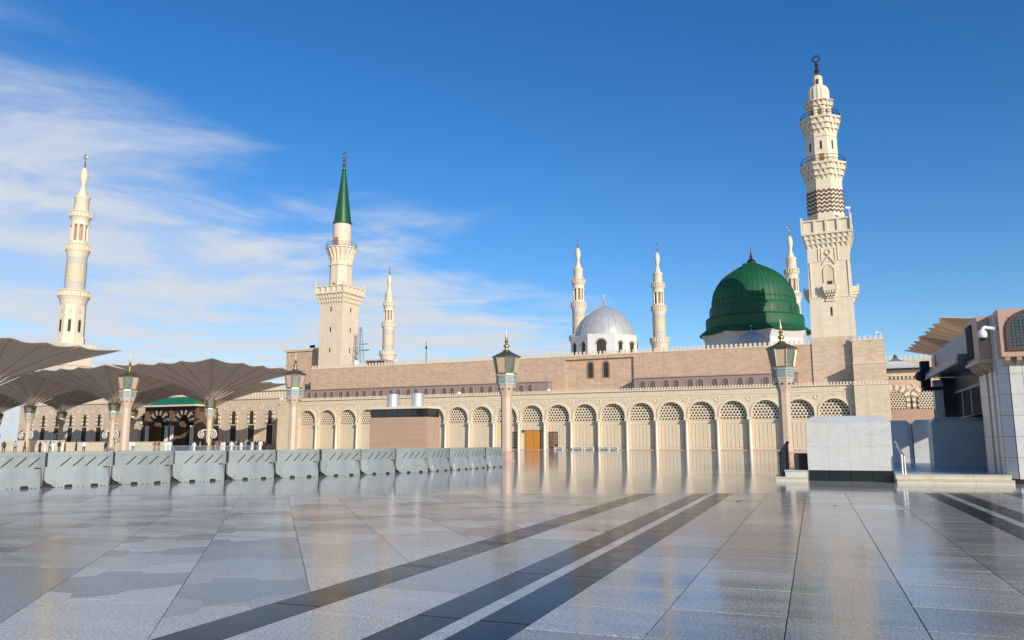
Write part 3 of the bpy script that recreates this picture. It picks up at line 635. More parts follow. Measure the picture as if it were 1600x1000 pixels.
def finial(parent, z, s=1., mt='bronze', rot=0.):
    q = MB(); q.lathe([(.55 * s, z), (.2 * s, z + .35 * s), (.2 * s, z + .6 * s), (.48 * s, z + 1.0 * s), (.2 * s, z + 1.5 * s), (.15 * s, z + 1.8 * s), (.36 * s, z + 2.1 * s), (.15 * s, z + 2.4 * s), (.12 * s, z + 2.7 * s)], 10)
    q.torus((0, 0, z + 3.25 * s), .56 * s, .12 * s, 18, 6, 'y', -1.35 * math.pi + math.pi / 2 + .55, 1.5 * math.pi - .1 - .0)
    return q.build('finial', mt, parent, smooth=True)
finial(mm, 64.8, 1.05)
q = MB(); q.tube((0, 0, 0), (0, 0, .9), .06); q.box(-.6, .2, -.12, .12, .85, 1.1); tag(q.build('security_camera', 'white_paint', None, (mm.location.x + 1.75, mm.location.y - 4.95, 38.5)), 'white camera on the balcony corner of the tall stone minaret', 'camera', 'roof cameras')

# ------------------------------------------------------------------ minaret with green cone
gmn = thing('green_minaret', 'cream minaret with a pointed green cone roof behind the left end of the arcade', 'minaret', fp(-1.9, 9.0), PHI)
m = MB(); m.sq([(3.10, 0), (3.02, 31.5)]); m.build('square_shaft', 'minaret_pink', gmn)
for z in (21.0, 25.6, 30.2):
    for side in (0, 1):
        q = MB(); q.box(-.14, .14, -3.09, -2.9, z, z + 1.05); o = q.build('slit_window', 'recess_dark', gmn, (0, 0, 0)); o.rotation_euler.z = side * math.pi / 2
m = MB(); muq_sq(m, 3.02, 3.85, 31.5, 34.2, 10, 3); m.build('corbel', 'minaret_white', gmn); parapet_sq('balcony_parapet', gmn, 3.9, 34.3, 36.0, 5, 'minaret_white')
m = MB(); m.oct([(2.42, 34.3), (2.36, 41.6)]); m.oct([(2.55, 40.9), (2.5, 41.2)]); m.build('octagon_shaft', 'minaret_pink', gmn)
q = MB(); q.prism_y(arch_poly(0, 34.4, .45, 36.4, 8), -2.46, -2.3); q.build('door', 'wood_frame', gmn)
m = MB(); m.lathe([(2.4, 41.2), (2.5, 42.0), (2.9, 43.4), (3.45, 44.6), (3.5, 44.9)], 40, flute=.09); m.lathe([(3.55, 44.9), (3.55, 45.1)], 32); m.build('fluted_corbel', 'minaret_white', gmn)
railing('railing', gmn, 3.42, 45.1, 1.05, 28, 'glass_rail')
m = MB(); m.lathe([(2.12, 45.0), (2.06, 50.9)], 28); m.build('round_shaft', 'minaret_pink', gmn, smooth=True)
q = MB(); q.prism_y(arch_poly(0, 45.2, .5, 47.0, 8), -2.17, -1.9); q.build('door', 'wood_frame', gmn)
m = MB(); m.lathe([(2.12, 50.7), (2.18, 50.9), (2.18, 51.2), (2.02, 51.3), (.42, 63.7), (.38, 63.9)], 32); m.build('cone_roof', 'green_cone', gmn, smooth=True)
finial(gmn, 63.8, 1.12, 'gold_dull')

# ------------------------------------------------------------------ modern minarets: one built, four copied
def modern():
    t = thing('modern_minaret', '', 'minaret', (0, 0, 0), PHI, 'tall white minarets at the corners of the mosque')
    m = MB(); m.sq([(5.1, 0), (5.0, 26.5), (5.3, 26.6), (5.3, 27.6), (5.0, 27.7), (5.0, 31.5), (5.7, 32.6), (5.7, 33.8)]); m.build('base', 'minaret_white', t)
    m = MB(); m.oct([(4.3, 33.8), (4.2, 36.2), (3.85, 36.6), (3.75, 47.0)]); m.build('octagon_shaft', 'minaret_white', t)
    for f in range(8):
        a = f * math.pi / 4; ca, sa = math.cos(a), math.sin(a); m = MB()
        m.prism_y(arch_poly(0, 38.0, .40, 41.6, 6), -4.0, -3.7); o = m.build('window', 'recess_dark', t); o.rotation_euler.z = a
        m = MB(); m.prism_y(arch_poly(0, 37.8, .62, 41.9, 8, .2), -3.98, -3.7); m.prism_y(arch_poly(0, 44.2, .4, 45.2, 6), -3.88, -3.6); o2 = m.build('surround', 'grey_band', o); o2.location = (0, .06, 0)
    def balcony(r0, r1, z0, z1, z2, n=24):
        m = MB(); m.lathe([(r0, z0), (r0 + (r1 - r0) * .25, z0 + (z1 - z0) * .3), (r0 + (r1 - r0) * .45, z0 + (z1 - z0) * .62), (r1 * .97, z1 - .1), (r1, z1), (r1, z1 + .25), (r1 - .25, z1 + .25)], n); m.lathe([(r1 - .05, z2 - .3), (r1 - .05, z2)], n); m.lathe([(r1 - .35, z1), (r1 - .35, z2 - .28)], n)
        for i in range(n): a = 2 * math.pi * i / n; m.tube((r1 * math.cos(a) - .12 * math.cos(a), r1 * math.sin(a) - .12 * math.sin(a), z1), (r1 * math.cos(a) - .12 * math.cos(a), r1 * math.sin(a) - .12 * math.sin(a), z2 + .12), .17, 4)
        m.build('balcony', 'minaret_white', t)
    balcony(3.75, 4.95, 46.8, 50.0, 52.1)
    m = MB(); m.lathe([(3.2, 50), (3.2, 52.4)], 24); m.lathe([(3.05, 55), (3.05, 61.6)], 24)
    for i in range(13): m.lathe([(3.05, 55.0 + i * .5), (3.24, 55.2 + i * .5), (3.24, 55.34 + i * .5), (3.05, 55.5 + i * .5)], 24, caps=False)
    m.build('ribbed_shaft', 'minaret_white', t)
    m = MB(); m.lathe([(3.22, 52.4), (3.22, 55.0)], 24); m.build('grey_band', 'grey_band', t); m = MB(); m.lathe([(3.18, 61.5), (3.12, 64.0)], 24); m.build('grey_band', 'grey_band', t)
    balcony(3.1, 3.85, 63.6, 66.0, 68.3)
    m = MB(); m.lathe([(1.9, 66), (1.9, 77)], 16); m.lathe([(2.78, 75.0), (2.78, 77.0)], 16); m.lathe([(2.75, 66), (2.75, 69.3)], 16)
    for i in range(8): a = 2 * math.pi * i / 8; m.lathe([(.48, 69), (.42, 70), (.42, 74.2), (.85, 75.2)], 8, 0, 2.4 * math.cos(a), 2.4 * math.sin(a))
    m.build('open_stage', 'minaret_white', t)
    m = MB(); m.lathe([(1.95, 69.2), (1.95, 75.0)], 16); m.build('stage_core', 'voussoir_tan', t)
    balcony(2.7, 3.45, 76.4, 77.8, 79.8, 20)
    m = MB(); m.lathe([(2.35, 78), (2.25, 84.2), (2.5, 84.6), (2.5, 85.1), (1.75, 85.3), (1.1, 87.2), (.65, 89.2), (.75, 89.5), (1.15, 91.0), (1.32, 92.4), (1.2, 93.9), (.7, 95.2), (.3, 95.7)], 20); m.build('cap', 'minaret_white', t, smooth=True)
    q = MB(); z = 95.6; q.lathe([(.3, z), (.15, z + .4), (.42, z + 1.0), (.15, z + 1.5), (.34, z + 2.0), (.12, z + 2.5), (.1, z + 3.2)], 8); q.torus((0, 0, z + 4.1), .75, .16, 14, 5, 'y'); q.build('finial', 'gold', t, smooth=True)
    return t
mod = modern(); mod.location = (-148.2, 260, 0)
mod['label'] = 'tall white minaret at the far left, rising above the umbrellas'
for (x, y), lab in (((-69.95, 438), 'small distant white minaret just right of the green coned minaret'), ((32.5, 375), 'distant white minaret rising behind the left side of the silver dome'), ((73.3, 385), 'distant white minaret standing between the silver dome and the green dome'), ((129.05, 353), 'distant white minaret peeking between the green dome and the stone minaret')):
    c = copy_tree(mod); c.location = (x, y, 0); c['label'] = lab

# ------------------------------------------------------------------ domes
gd = thing('green_dome', 'large deep green ribbed dome on a white drum left of the stone minaret', 'dome', (49.7, 158.5, .07), PHI); gd.scale = (.951, .951, .951)
m = MB(); m.oct([(9.9, -.2), (9.9, 22.4), (10.6, 23.9)]); m.build('drum', 'white_drum', gd)
m = MB(); m.lathe([(10.3, 23.6), (11.6, 23.95), (11.65, 24.1), (10.5, 25.0), (10.2, 25.3), (10.2, 27.2), (9.9, 27.5), (9.3, 27.55), (9.25, 29.8), (9.05, 30.05), (8.8, 30.1)], 48, caps=False); m.build('skirt', 'green_dome', gd, smooth=True)
prof = [(8.75, 30.0), (8.72, 31.2), (8.5, 32.6), (8.1, 33.8), (7.5, 34.9), (6.7, 36.0), (5.75, 36.95), (4.6, 37.8), (3.4, 38.5), (2.2, 39.1), (1.3, 39.6), (.75, 40.1)]
m = MB(); m.lathe(prof, 96); m.build('shell', 'green_dome', gd, smooth=True)
m = MB()
for i in range(48):
    a = 2 * math.pi * i / 48; ps = [((r + .02) * math.cos(a), (r + .02) * math.sin(a), z) for r, z in prof[:-1]]
    for p0, p1 in zip(ps, ps[1:]): m.tube(p0, p1, .055, 4)
for z, r in ((31.3, 8.74), (30.1, 9.0), (27.5, 10.0)): m.torus((0, 0, z), r, .09, 48, 5, 'z')
m.build('fold_seams', 'green_dome', gd)
q = MB(); q.prism_y(arch_poly(0, 27.95, .36, 29.0, 6), -.08, .2); wm_ = q.mesh('window', 'green_dome_dark')
for i in range(36):
    if i % 3 == 2: continue
    a = 2 * math.pi * i / 36; o = obj('window', wm_, gd, (9.24 * math.sin(a), -9.24 * math.cos(a), 0)); o.rotation_euler.z = a
q = MB(); q.prism_y(arch_poly(0, 0, .55, .5, 6), -.4, .3); o = q.build('roof_window', 'green_dome_dark', gd, (-.9, -3.6, 38.1))
q = MB(); q.lathe([(1.05, 39.7), (.95, 40.2), (.55, 40.7), (.2, 41.0), (.32, 41.4), (.12, 41.7), (.26, 42.2), (.1, 42.6), (.16, 43.0), (.05, 43.4), (.02, 44.2)], 12); q.build('finial', 'bronze', gd, smooth=True)
sdm = thing('silver_dome', 'pale silver ribbed dome on a white eight sided drum behind the upper wall', 'dome', (19.5, 163, 0), PHI + R(12))
m = MB(); m.oct([(6.75, 0), (6.75, 23.0), (6.4, 23.1)]); m.build('drum', 'white_drum', sdm)
prof = [(6.2, 23.0), (6.1, 24.0), (5.7, 25.2), (5.0, 26.4), (4.0, 27.6), (2.8, 28.55), (1.6, 29.25), (.6, 29.7)]
m = MB(); m.lathe(prof, 72); m.build('shell', 'silver_dome', sdm, smooth=True)
m = MB()
for i in range(24):
    a = 2 * math.pi * i / 24; ps = [((r + .01) * math.cos(a), (r + .01) * math.sin(a), z) for r, z in prof]
    for p0, p1 in zip(ps, ps[1:]): m.tube(p0, p1, .05, 4)
m.build('ribs', 'silver_dome', sdm)
for f in range(8):
    for dx in ((0,) if f % 2 == 0 else (-1.5, 1.5)):
        q = MB(); hw = .95 if f % 2 == 0 else .5; ring(q, dx, 21.0, hw, hw + .25, -6.85, -6.6, 10); w_ = q.build('window', 'voussoir_tan', sdm); w_.rotation_euler.z = f * math.pi / 4
        q = MB(); q.prism_y(arch_poly(dx, 18.5, hw, 21.0, 8), -6.79, -6.6); q.build('pane', 'recess_dark', w_)
q = MB(); q.lathe([(.6, 29.6), (.3, 29.9), (.15, 30.2), (.28, 30.5), (.1, 30.8), (.2, 31.1), (.06, 31.4), (.03, 32.2)], 10); q.build('finial', 'silver_tank', sdm, smooth=True)
smd = thing('small_dome', 'small lavender grey ribbed dome in front of the green dome', 'dome', (45.9, 148.5, .08)); smd.scale = (.945, .945, .945)
m = MB(); m.lathe([(2.9, 0), (2.9, 20.7)], 24); m.build('drum', 'white_drum', smd)
prof = [(2.75, 20.7), (2.65, 21.4), (2.3, 22.2), (1.7, 22.8), (.9, 23.2), (.25, 23.4)]
m = MB(); m.lathe(prof, 40, flute=.025); m.build('shell', 'silver_dome', smd, smooth=True)
m = MB(); m.lathe([(.18, 23.3), (.1, 23.7), (.14, 23.9), (.03, 24.9)], 8); m.build('finial', 'steel', smd)

# ------------------------------------------------------------------ roof things behind the left end
bk = thing('roof_block', 'tan stone block behind the left foot of the green coned minaret', 'building', fp(-13.6, 10), PHI)
m = MB(); m.box(-3.9, 7.2, 0, 9, 0, 22.2); m.build('wall', 'upper_stone', bk)
m = MB(); m.box(-4.2, 7.4, -.35, 9.2, 22.2, 22.45); m.box(-4.4, 7.4, -.5, 9.2, 22.45, 22.75); m.build('cornice', 'cream_plain', bk)
for x, lab in ((3.3, 'left of two dark floodlights on the tan roof block'), (6.1, 'right of two dark floodlights on the tan roof block, close to the minaret')):
    q = MB(); q.box(x - .5, x + .4, 0, .5, 22.95, 23.5); q.tube((x, .2, 22.75), (x, .2, 23.1), .08); q.prism_y([(x + .4, 23.0), (x + .62, 22.9), (x + .62, 23.6), (x + .4, 23.45)], .0, .5)
    o = q.build('floodlight', 'iron'); o.location = bk.location; o.rotation_euler.z = PHI; tag(o, lab, 'floodlight', 'roof floodlights')
an = thing('lattice_mast', 'steel lattice mast on the roof right of the green coned minaret', 'mast', fp(3.9, 9, 17.2), PHI)
q = MB(); 
for sx in (-.8, .8):
    for sy in (-.8, .8): q.tube((sx, sy, 0), (sx * .25, sy * .25, 9.5), .06, 4)
for i in range(7):
    z = i * 1.35; k0 = .8 - .55 * z / 9.5; z1 = z + 1.35; k1 = .8 - .55 * z1 / 9.5
    for sx in (-1, 1): q.tube((-k0 * sx, -k0, z), (k1 * sx, -k1, z1), .03, 4); q.tube((-k0 * sx, k0, z), (k1 * sx, k1, z1), .03, 4)
q.build('lattice', 'steel', an)
q = MB(); q.box(-.2, 2.4, -.5, .5, 4.2, 4.35); q.box(-.2, 2.0, -.4, .4, 5.6, 5.7); q.build('platform', 'steel', an)
ac = thing('roof_unit', 'grey air handling box on the roof beside the lattice mast', 'roof unit', fp(9.2, 8, 17.2), PHI)
q = MB(); q.box(-3.0, 2.2, 0, 3, 0, 1.9); q.build('casing', 'gallery_light', ac); q = MB(); q.box(-2.6, -.4, -.06, .02, .5, 1.6); q.box(.0, 1.8, -.06, .02, .5, 1.6); q.build('vent', 'iron', ac)
q = MB(); q.lathe([(.7, 0), (.7, 1.4), (.3, 1.8)], 14); tag(q.build('roof_tank', 'white_paint', None, fp(5.0, 6.3, 17.2), True), 'small white tank at the foot of the lattice mast', 'tank')
q = MB(); q.tube((0, 0, 0), (0, 0, 5.2), .09, 6, .05); q.box(-.2, .2, -.05, .05, 3.6, 4.2); tag(q.build('roof_mast', 'bronze', None, fp(21.5, 8, 17.2)), 'thin rusty mast standing alone on the upper wall roof', 'mast')
q = MB(); q.tube((0, 0, 0), (2.6, 0, 4.6), .22, 6, .1); q.box(-.5, .5, -.5, .5, -.6, .4); tag(q.build('crane_arm', 'white_paint', None, (-64.2, 430, 46)), 'slanted white arm beside the small distant minaret', 'crane')

# ------------------------------------------------------------------ west wing behind the umbrellas
ww = thing('west_wing', 'long beige mosque wing with striped arch windows behind the umbrellas', 'building', fp(-60, 8), PHI)
m = MB(); m.box(-48.5, 50, 0, 30, 0, 13.2); m.build('wall', 'wing_stone', ww)
m = MB(); m.box(-48.8, 50, -.3, 30, 11.4, 11.7); m.box(-48.9, 50, -.5, 30, 13.2, 13.6); m.box(-48.7, 50, -.2, 29, 13.6, 14.0)
for i in range(108): m.box(-48.4 + i * .9, -48.4 + i * .9 + .35, -.16, -.002, 11.75, 13.15)
m.build('cornice', 'cream_plain', ww)
pw = arch_poly(0, 5.6, .62, 8.1, 8, .25); pd = [(-.95, 0), (.95, 0), (.95, 5.4), (-.95, 5.4)]
q = MB(); q.prism_y(pw, -.03, .05); wpm = q.mesh('pane', 'recess_dark'); q = MB(); q.prism_y(pd, -.04, .05); wdm = q.mesh('lower_opening', 'recess_dark')
def striped(mb, hw, zs, r0, r1, y0, y1, n=9, z0=None, courses=5):
    for i in range(n):
        mb.mi(i % 2); ring(mb, 0, zs, r0, r1, y0, y1, 2, math.pi * i / n, math.pi * (i + 1) / n)
    if z0 is not None:
        for j in range(courses):
            mb.mi((j + 1) % 2); h = (zs - z0) / courses
            for sx in (-1, 1): a, b = sorted((sx * r0, sx * r1)); mb.box(a, b, y0, y1, z0 + j * h, z0 + (j + 1) * h)
    return mb
sm_ = striped(MB(), .62, 8.1, .64, 1.25, -.22, .02, 9, 5.6, 5).mesh('surround', ['voussoir_white', 'voussoir_tan'])
q = MB(); q.box(-1.15, -.95, -.15, .02, 0, 5.4); q.box(.95, 1.15, -.15, .02, 0, 5.4); q.box(-1.15, 1.15, -.2, .02, 5.4, 5.6); jm = q.mesh('jamb', 'cream_plain')
for s_ in [-19.7 - 5.45 * i for i in range(3)] + [-36.0] + [-60.0 - 5.45 * i for i in range(9)]:
    w_ = obj('window', sm_, ww, (s_ + 60, 0, 0)); obj('pane', wpm, w_); obj('lower_opening', wdm, w_); obj('jamb', jm, w_)
    q = obj('medallion', medm, ww, (s_ + 62.7, -.02, 9.5)); q.scale = (1.3, 1, 1.3)
m = MB(); m.box(-48.5, 50, -.6, -.003, 0, 1.0); m.build('plinth', 'granite_pink', ww)
pt = thing('portal', 'entrance porch with a green tiled roof and two black and white arches', 'portal', fp(-46.2, 4.0), PHI)
m = MB()
for x in (-8.6, -.4, 7.8): m.box(x - .5, x + .5, 0, 4, 0, 9.9)
m.box(-9.1, 8.3, .3, 4, 8.6, 9.9); m.box(-8.1, 7.3, 2.6, 3.9, 0, 8.6); m.build('wall', 'wing_dark', pt)
for cx in (-4.5, 3.7):
    q = striped(MB(), 2, 6.3, 1.7, 3.0, .05, .6, 11); q.mi(0); o = q.build('striped_arch', ['gallery_light', 'rubber'], pt, (cx, 0, 0))  # white stripes darkened in colour to stand in for the porch's shade
    q = MB(); q.prism_y(arch_poly(0, 0, 1.5, 6.0, 8), 2.5, 2.62); q.build('doorway', 'recess_dark', o)
    for dx in (-3.5, -2.9, 2.9, 3.5): q = MB(); q.lathe([(.3, 0), (.22, .3), (.2, 5.0), (.34, 5.4)], 10, 0, cx + dx, -.2); q.build('column', 'white_paint', pt, smooth=True)
m = MB(); m.box(-9.9, 9.0, -1.6, 4.4, 9.9, 10.3); m.build('eave', 'cream_plain', pt)
m = MB(); m.prism_x([(-1.5, 10.3), (4.2, 10.3), (4.2, 12.3), (1.6, 12.3)], -8.8, 8.0); m.v = [(x + (.9 if x < 0 else -.9) * (z > 11), y, z) for x, y, z in m.v]; m.build('roof', 'roof_green', pt)
q = MB(); q.box(-1.1, 1.1, -.05, .05, 6.2, 6.9); sg = q.build('sign_board', 'rubber', pt, (-4.4, -.1, 0))
lw = thing('low_wall', 'long low cream wall behind the crowd in front of the wing', 'wall', fp(-44, -31), PHI)
m = MB(); m.box(-56, 36, 0, .6, 0, 1.5); m.build('wall', 'cream_plain', lw); m = MB(); m.box(-8, 9, -.4, -.003, 0, 1.95); m.box(-56, 36, -.08, .68, 1.5, 1.62); m.build('coping', 'cream_plain', lw)

# ------------------------------------------------------------------ east wing, tent and far roof
ew = thing('east_wing', 'beige wing with striped grille arches right of the corner tower', 'building', fp(118, 12), PHI)
m = MB(); m.box(-11.5, 14, 0, 10, 4.5, 13.0); m.build('wall', 'tower_stone', ew)
m = MB(); m.box(-11.5, 14, -.4, 10, 0, 4.5); m.box(-11.5, 14, -.45, -.003, 4.5, 6.6); m.build('lower_wall', 'granite_pink', ew)
m = MB(); m.box(-11.5, 14, -.35, 10, 12.1, 12.35); m.box(-11.5, 14, -.6, 10, 13.0, 13.4)
for i in range(42): m.box(-11.3 + i * .6, -11.05 + i * .6, -.3, -.002, 11.65, 12.05)
m.build('cornice', 'cream_plain', ew)
sm2 = striped(MB(), 2, 8.0, 1.75, 2.65, -.25, .02, 15, 6.6, 3).mesh('arch', ['voussoir_white', 'voussoir_tan'])
q = MB(); q.prism_y(arch_poly(0, 6.6, 1.75, 8.0, 14), .0, .05); q.v = [(x, y - .06, z) for x, y, z in q.v]; bkm = q.mesh('opening', 'recess_dark')
gq = grille_mesh(1.6, 6.62, 9.7, T=.44, y=-.14, th=.06, round_=(8.0, 1.35)).mesh('grille', 'cream_plain')
for x in (-8.6, -3.7, 1.2, 6.1):
    a = obj('arch', sm2, ew, (x, 0, 0)); obj('opening', bkm, a); obj('grille', gq, a)
    o = obj('medallion', medm, ew, (x + 2.45, -.02, 10.4)); o.scale = (1.4, 1, 1.4)
tn = thing('white_tent', 'small white tent roof above the wing right of the corner tower', 'tent', (66.2, 134.5, 13.4), PHI)
m = MB(); n = 24
for r in range(6):
    t = r / 5
    for k in range(n):
        a = 2 * math.pi * k / n; q_ = max(abs(math.cos(a)), abs(math.sin(a))); m.v.append((5.6 * t * math.cos(a) / q_ + .05 * math.cos(a), 5.6 * t * math.sin(a) / q_ + .05 * math.sin(a), 2.3 * (1 - t) ** 1.7))
m.add([], []); m.f = [(r * n + k, r * n + (k + 1) % n, (r + 1) * n + (k + 1) % n, (r + 1) * n + k) for r in range(5) for k in range(n)]; m.m = [0] * len(m.f)
m.build('fabric', 'white_paint', tn, smooth=True); q = MB(); q.lathe([(.35, 2.1), (.3, 2.5), (.05, 2.8)], 8); q.build('cap', 'gold_dull', tn); q = MB(); q.box(-5.7, 5.7, -5.7, 5.7, -.35, -.05); q.build('frame', 'iron', tn)
fw = thing('far_roof', 'distant cream mosque roof with battlements behind the right umbrella', 'building', (178, 332, 0), PHI)
m = MB(); m.box(-30, 40, 0, 20, 0, 36); m.build('wall', 'wing_stone', fw); m = MB(); merlons(m, -30, 40, 36, 2.0, 1.5, 2.2, 0, .6); tag(m.build('merlons', 'cream_plain', fw), None, None, kind='stuff')

# ------------------------------------------------------------------ lamp columns
def lamp_parts(root, roof=True, dark=False):
    st = 'granite_lamp'
    m = MB(); m.oct([(.62, 0), (.62, .08), (.56, .1), (.56, .66), (.46, .74)]); m.build('pedestal', 'granite_pink', root)
    m = MB(); m.oct([(.405, .74), (.40, 4.95)]); m.build('shaft', st, root)
    for z in (1.75, 2.85, 3.95): m = MB(); m.oct([(.408, z), (.408, z + .02)]); m.build('joint', 'granite_pink', root)
    m = MB(); m.oct([(.40, 4.95), (.42, 5.05), (.46, 5.2), (.64, 5.75), (.70, 5.95)]); cp = m.build('capital', st, root)
    for f in range(0, 8, 1): q = MB(); a = f * math.pi / 4; q.lathe([(.07, 0), (.07, .05), (.03, .08)], 8); q.v = [(x, -z, y) for x, y, z in q.v]; o = q.build('boss', 'bronze', cp, (.60 * math.sin(a), -.60 * math.cos(a), 5.60)); o.rotation_euler.z = a
    m = MB(); m.oct([(.72, 5.96), (.74, 6.02), (.74, 6.58), (.80, 6.62), (.80, 6.72)]); fr = m.build('frieze', 'frieze_light', root)
    q = MB(); q.box(-.25, .25, -.765, -.73, 6.09, 6.52); fpm = q.mesh('frieze_panel', 'frieze'); q = MB()
    for i in range(3):
        c = -.14 + i * .14; q.tube((c - .05, -.768, 6.22), (c + .05, -.768, 6.38), .014, 4); q.tube((c + .05, -.768, 6.22), (c - .05, -.768, 6.38), .014, 4)
    om = q.mesh('ornament', 'frieze_light'); q = MB()
    for i in range(5): q.box(-.26 + i * .115, -.20 + i * .115, -.84, -.79, 6.60, 6.70)
    dm = q.mesh('dentils', 'frieze_light')
    for f in range(8):
        a = f * math.pi / 4; o = obj('frieze_panel', fpm, fr, rz=a); obj('dentils', dm, fr, rz=a); obj('ornament', om, fr, rz=a)
    # lantern: eight posts, glass on every second face, gilt panels between
    def P(f, h, z): a = math.pi / 8 + f * math.pi / 4; r = h / math.cos(math.pi / 8); return (r * math.cos(a), r * math.sin(a), z)
    zt, zb, ht, hb = 8.10, 6.86, .97, .76
    m = MB(); m.oct([(.80, 6.72), (.78, 6.80), (.80, 6.86)]); m.oct([(ht + .03, 8.08), (ht + .05, 8.14)])
    for f in range(8): m.tube(P(f, hb, zb), P(f, ht, zt), .05, 5)
    m.build('lantern_frame', 'gold', root)
    for f in range(8):
        a0, a1, b1, b0 = P(f, hb - .03, zb), P(f + 1, hb - .03, zb), P(f + 1, ht - .03, zt), P(f, ht - .03, zt)
        q = MB(); q.add([a0, a1, b1, b0], [(0, 1, 2, 3)])
        if f % 2: q.build('gilt_panel', 'granite_lamp' if not dark else 'gold_dull', root)
        else:
            q.build('pane', 'lantern_glass', root); q = MB()
            for (p0, p1) in ((a0, a1), (a1, b1), (b1, b0), (b0, a0)):
                v0 = Vector(p0) * 1.0; v1 = Vector(p1); q.tube(v0.lerp(v1, .1) , v0.lerp(v1, .9), .04, 4)
            q.build('pane_frame', 'gold_dull', root)
    if roof:
        m = MB(); m.oct([(1.08, 8.14), (1.10, 8.18), (.72, 8.38), (.36, 8.56), (.26, 8.66)]); m.build('lantern_roof', 'gold_dull', root)
        m = MB(); m.lathe([(.26, 8.62), (.30, 8.68), (.14, 8.76), (.12, 8.86), (.24, 9.0), (.24, 9.08), (.10, 9.2), (.08, 9.28), (.17, 9.4), (.08, 9.52), (.09, 9.6), (.12, 9.72), (.03, 10.1), (.01, 10.4)], 14); m.build('finial', 'gold', root, smooth=True)
lamp = thing('lamp_column', 'lamp column with a gilt lantern at the far end of the barrier row', 'lamp column', (-.45, 62, 0), PHI, 'granite lamp columns on the plaza')
lamp_parts(lamp)
for (x, y), lab in (((19.78, 57), 'lamp column with a gilt lantern rising behind the white marble block'), ((-21.68, 78), 'lamp column with a lantern at the left corner of the arcade'), ((-39.24, 80), 'lamp column with a lantern left of the green roofed porch')):
    c = copy_tree(lamp); c.location = (x, y, 0); c['label'] = lab

# ------------------------------------------------------------------ umbrellas
def canopy_mesh(name, a, z0, z1, under):
    m = MB(); NA = 128; NR = 12
    def pt(k, t, dz):
        ph = 2 * math.pi * k / NA; c, s = math.cos(ph), math.sin(ph); q = max(abs(c), abs(s)); sc_ = abs(math.sin(8 * ph))
        rim = a / q * (1 - .055 * sc_); r = .55 + (rim - .55) * t
        z = z0 + (z1 - z0) * t ** .74 - .95 * sc_ ** 1.2 * t * (1.25 - t) + .35 * (1 / q - 1) * t
        return (r * c, r * s, z + dz)
    for layer, dz in ((0, 0.), (1, .10)):
        m.mi(layer); o = len(m.v); m.v += [pt(k, i / NR, dz) for i in range(NR + 1) for k in range(NA)]
        fs = [(o + i * NA + k, o + i * NA + (k + 1) % NA, o + (i + 1) * NA + (k + 1) % NA, o + (i + 1) * NA + k) for i in range(NR) for k in range(NA)]
        m.f += fs; m.m += [layer] * len(fs)
    o2 = (NR + 1) * NA; fs = [(NR * NA + k, NR * NA + (k + 1) % NA, o2 + NR * NA + (k + 1) % NA, o2 + NR * NA + k) for k in range(NA)]; m.f += fs; m.m += [1] * len(fs)
    me = bpy.data.meshes.new(name); me.from_pydata(m.v, [], m.f)
    for x in (under, 'canopy_top'): me.materials.append(M[x])
    me.polygons.foreach_set('material_index', m.m); me.polygons.foreach_set('use_smooth', [True] * len(me.polygons)); me.set_sharp_from_angle(angle=R(50)); me.update()
    rb = MB(); sm = MB()
    for j in range(16):
        k = j * 8; ps = [pt(k, i / NR, -.10) for i in range(NR + 1)]
        for p0, p1 in zip(ps, ps[1:]): sm.tube((p0[0], p0[1], p0[2] + .05), (p1[0], p1[1], p1[2] + .05), .04, 4)  # brown tubes added along the ribs to suggest shaded folds in the fabric
        rb.tube((.5 * math.cos(2 * math.pi * j / 16), .5 * math.sin(2 * math.pi * j / 16), z0 - .3), pt(k, .20, -.25), .035, 4)
    return me, (rb.mesh('ribs', 'rib_white'), sm.mesh('fold_seams', 'fold_brown'))
cmesh, rmesh = canopy_mesh('canopy', 10.4, 8.35, 13.2, 'canopy_under')
cmesh2, rmesh2 = canopy_mesh('canopy', 12.2, 15.3, 20.5, 'canopy_tan')
def umbrella(lab, loc, cm, rm, rz):
    t = thing('plaza_umbrella', lab, 'umbrella', loc, rz, 'giant folding shade umbrellas'); lamp_parts(t, False, True)
    cn = obj('canopy', cm, t); obj('ribs', rm[0], t); obj('fold_seams', rm[1], cn)
    m = MB(); m.lathe([(.9, 8.1), (.5, 8.3), (.45, 8.7), (.7, 9.0)], 12); m.build('throat', 'gold', t)
    for sx in (-1, 1):
        q = MB(); q.tube((sx * .3, -.1, 3.35), (sx * 1.0, -.1, 3.45), .12, 6); q.tube((sx * 1.0, -.1, 3.45), (sx * 1.55, -.15, 3.2), .16, 6); ar = q.build('fan_arm', 'white_paint', t)
        q = MB(); q.torus((sx * 1.35, -.35, 2.75), .55, .1, 18, 6); q.tube((sx * 1.35, -.4, 2.75), (sx * 1.35, .1, 2.75), .16, 8)
        for i in range(5): a = 2 * math.pi * i / 5; q.tube((sx * 1.35, -.35, 2.75), (sx * 1.35 + .5 * math.cos(a), -.35, 2.75 + .5 * math.sin(a)), .09, 4)
        q.build('fan', 'rib_white', t)
    return t
c0 = Vector((-48, 125)); ua = Vector((-20, 9.2)); ub = Vector((9.2, 20))
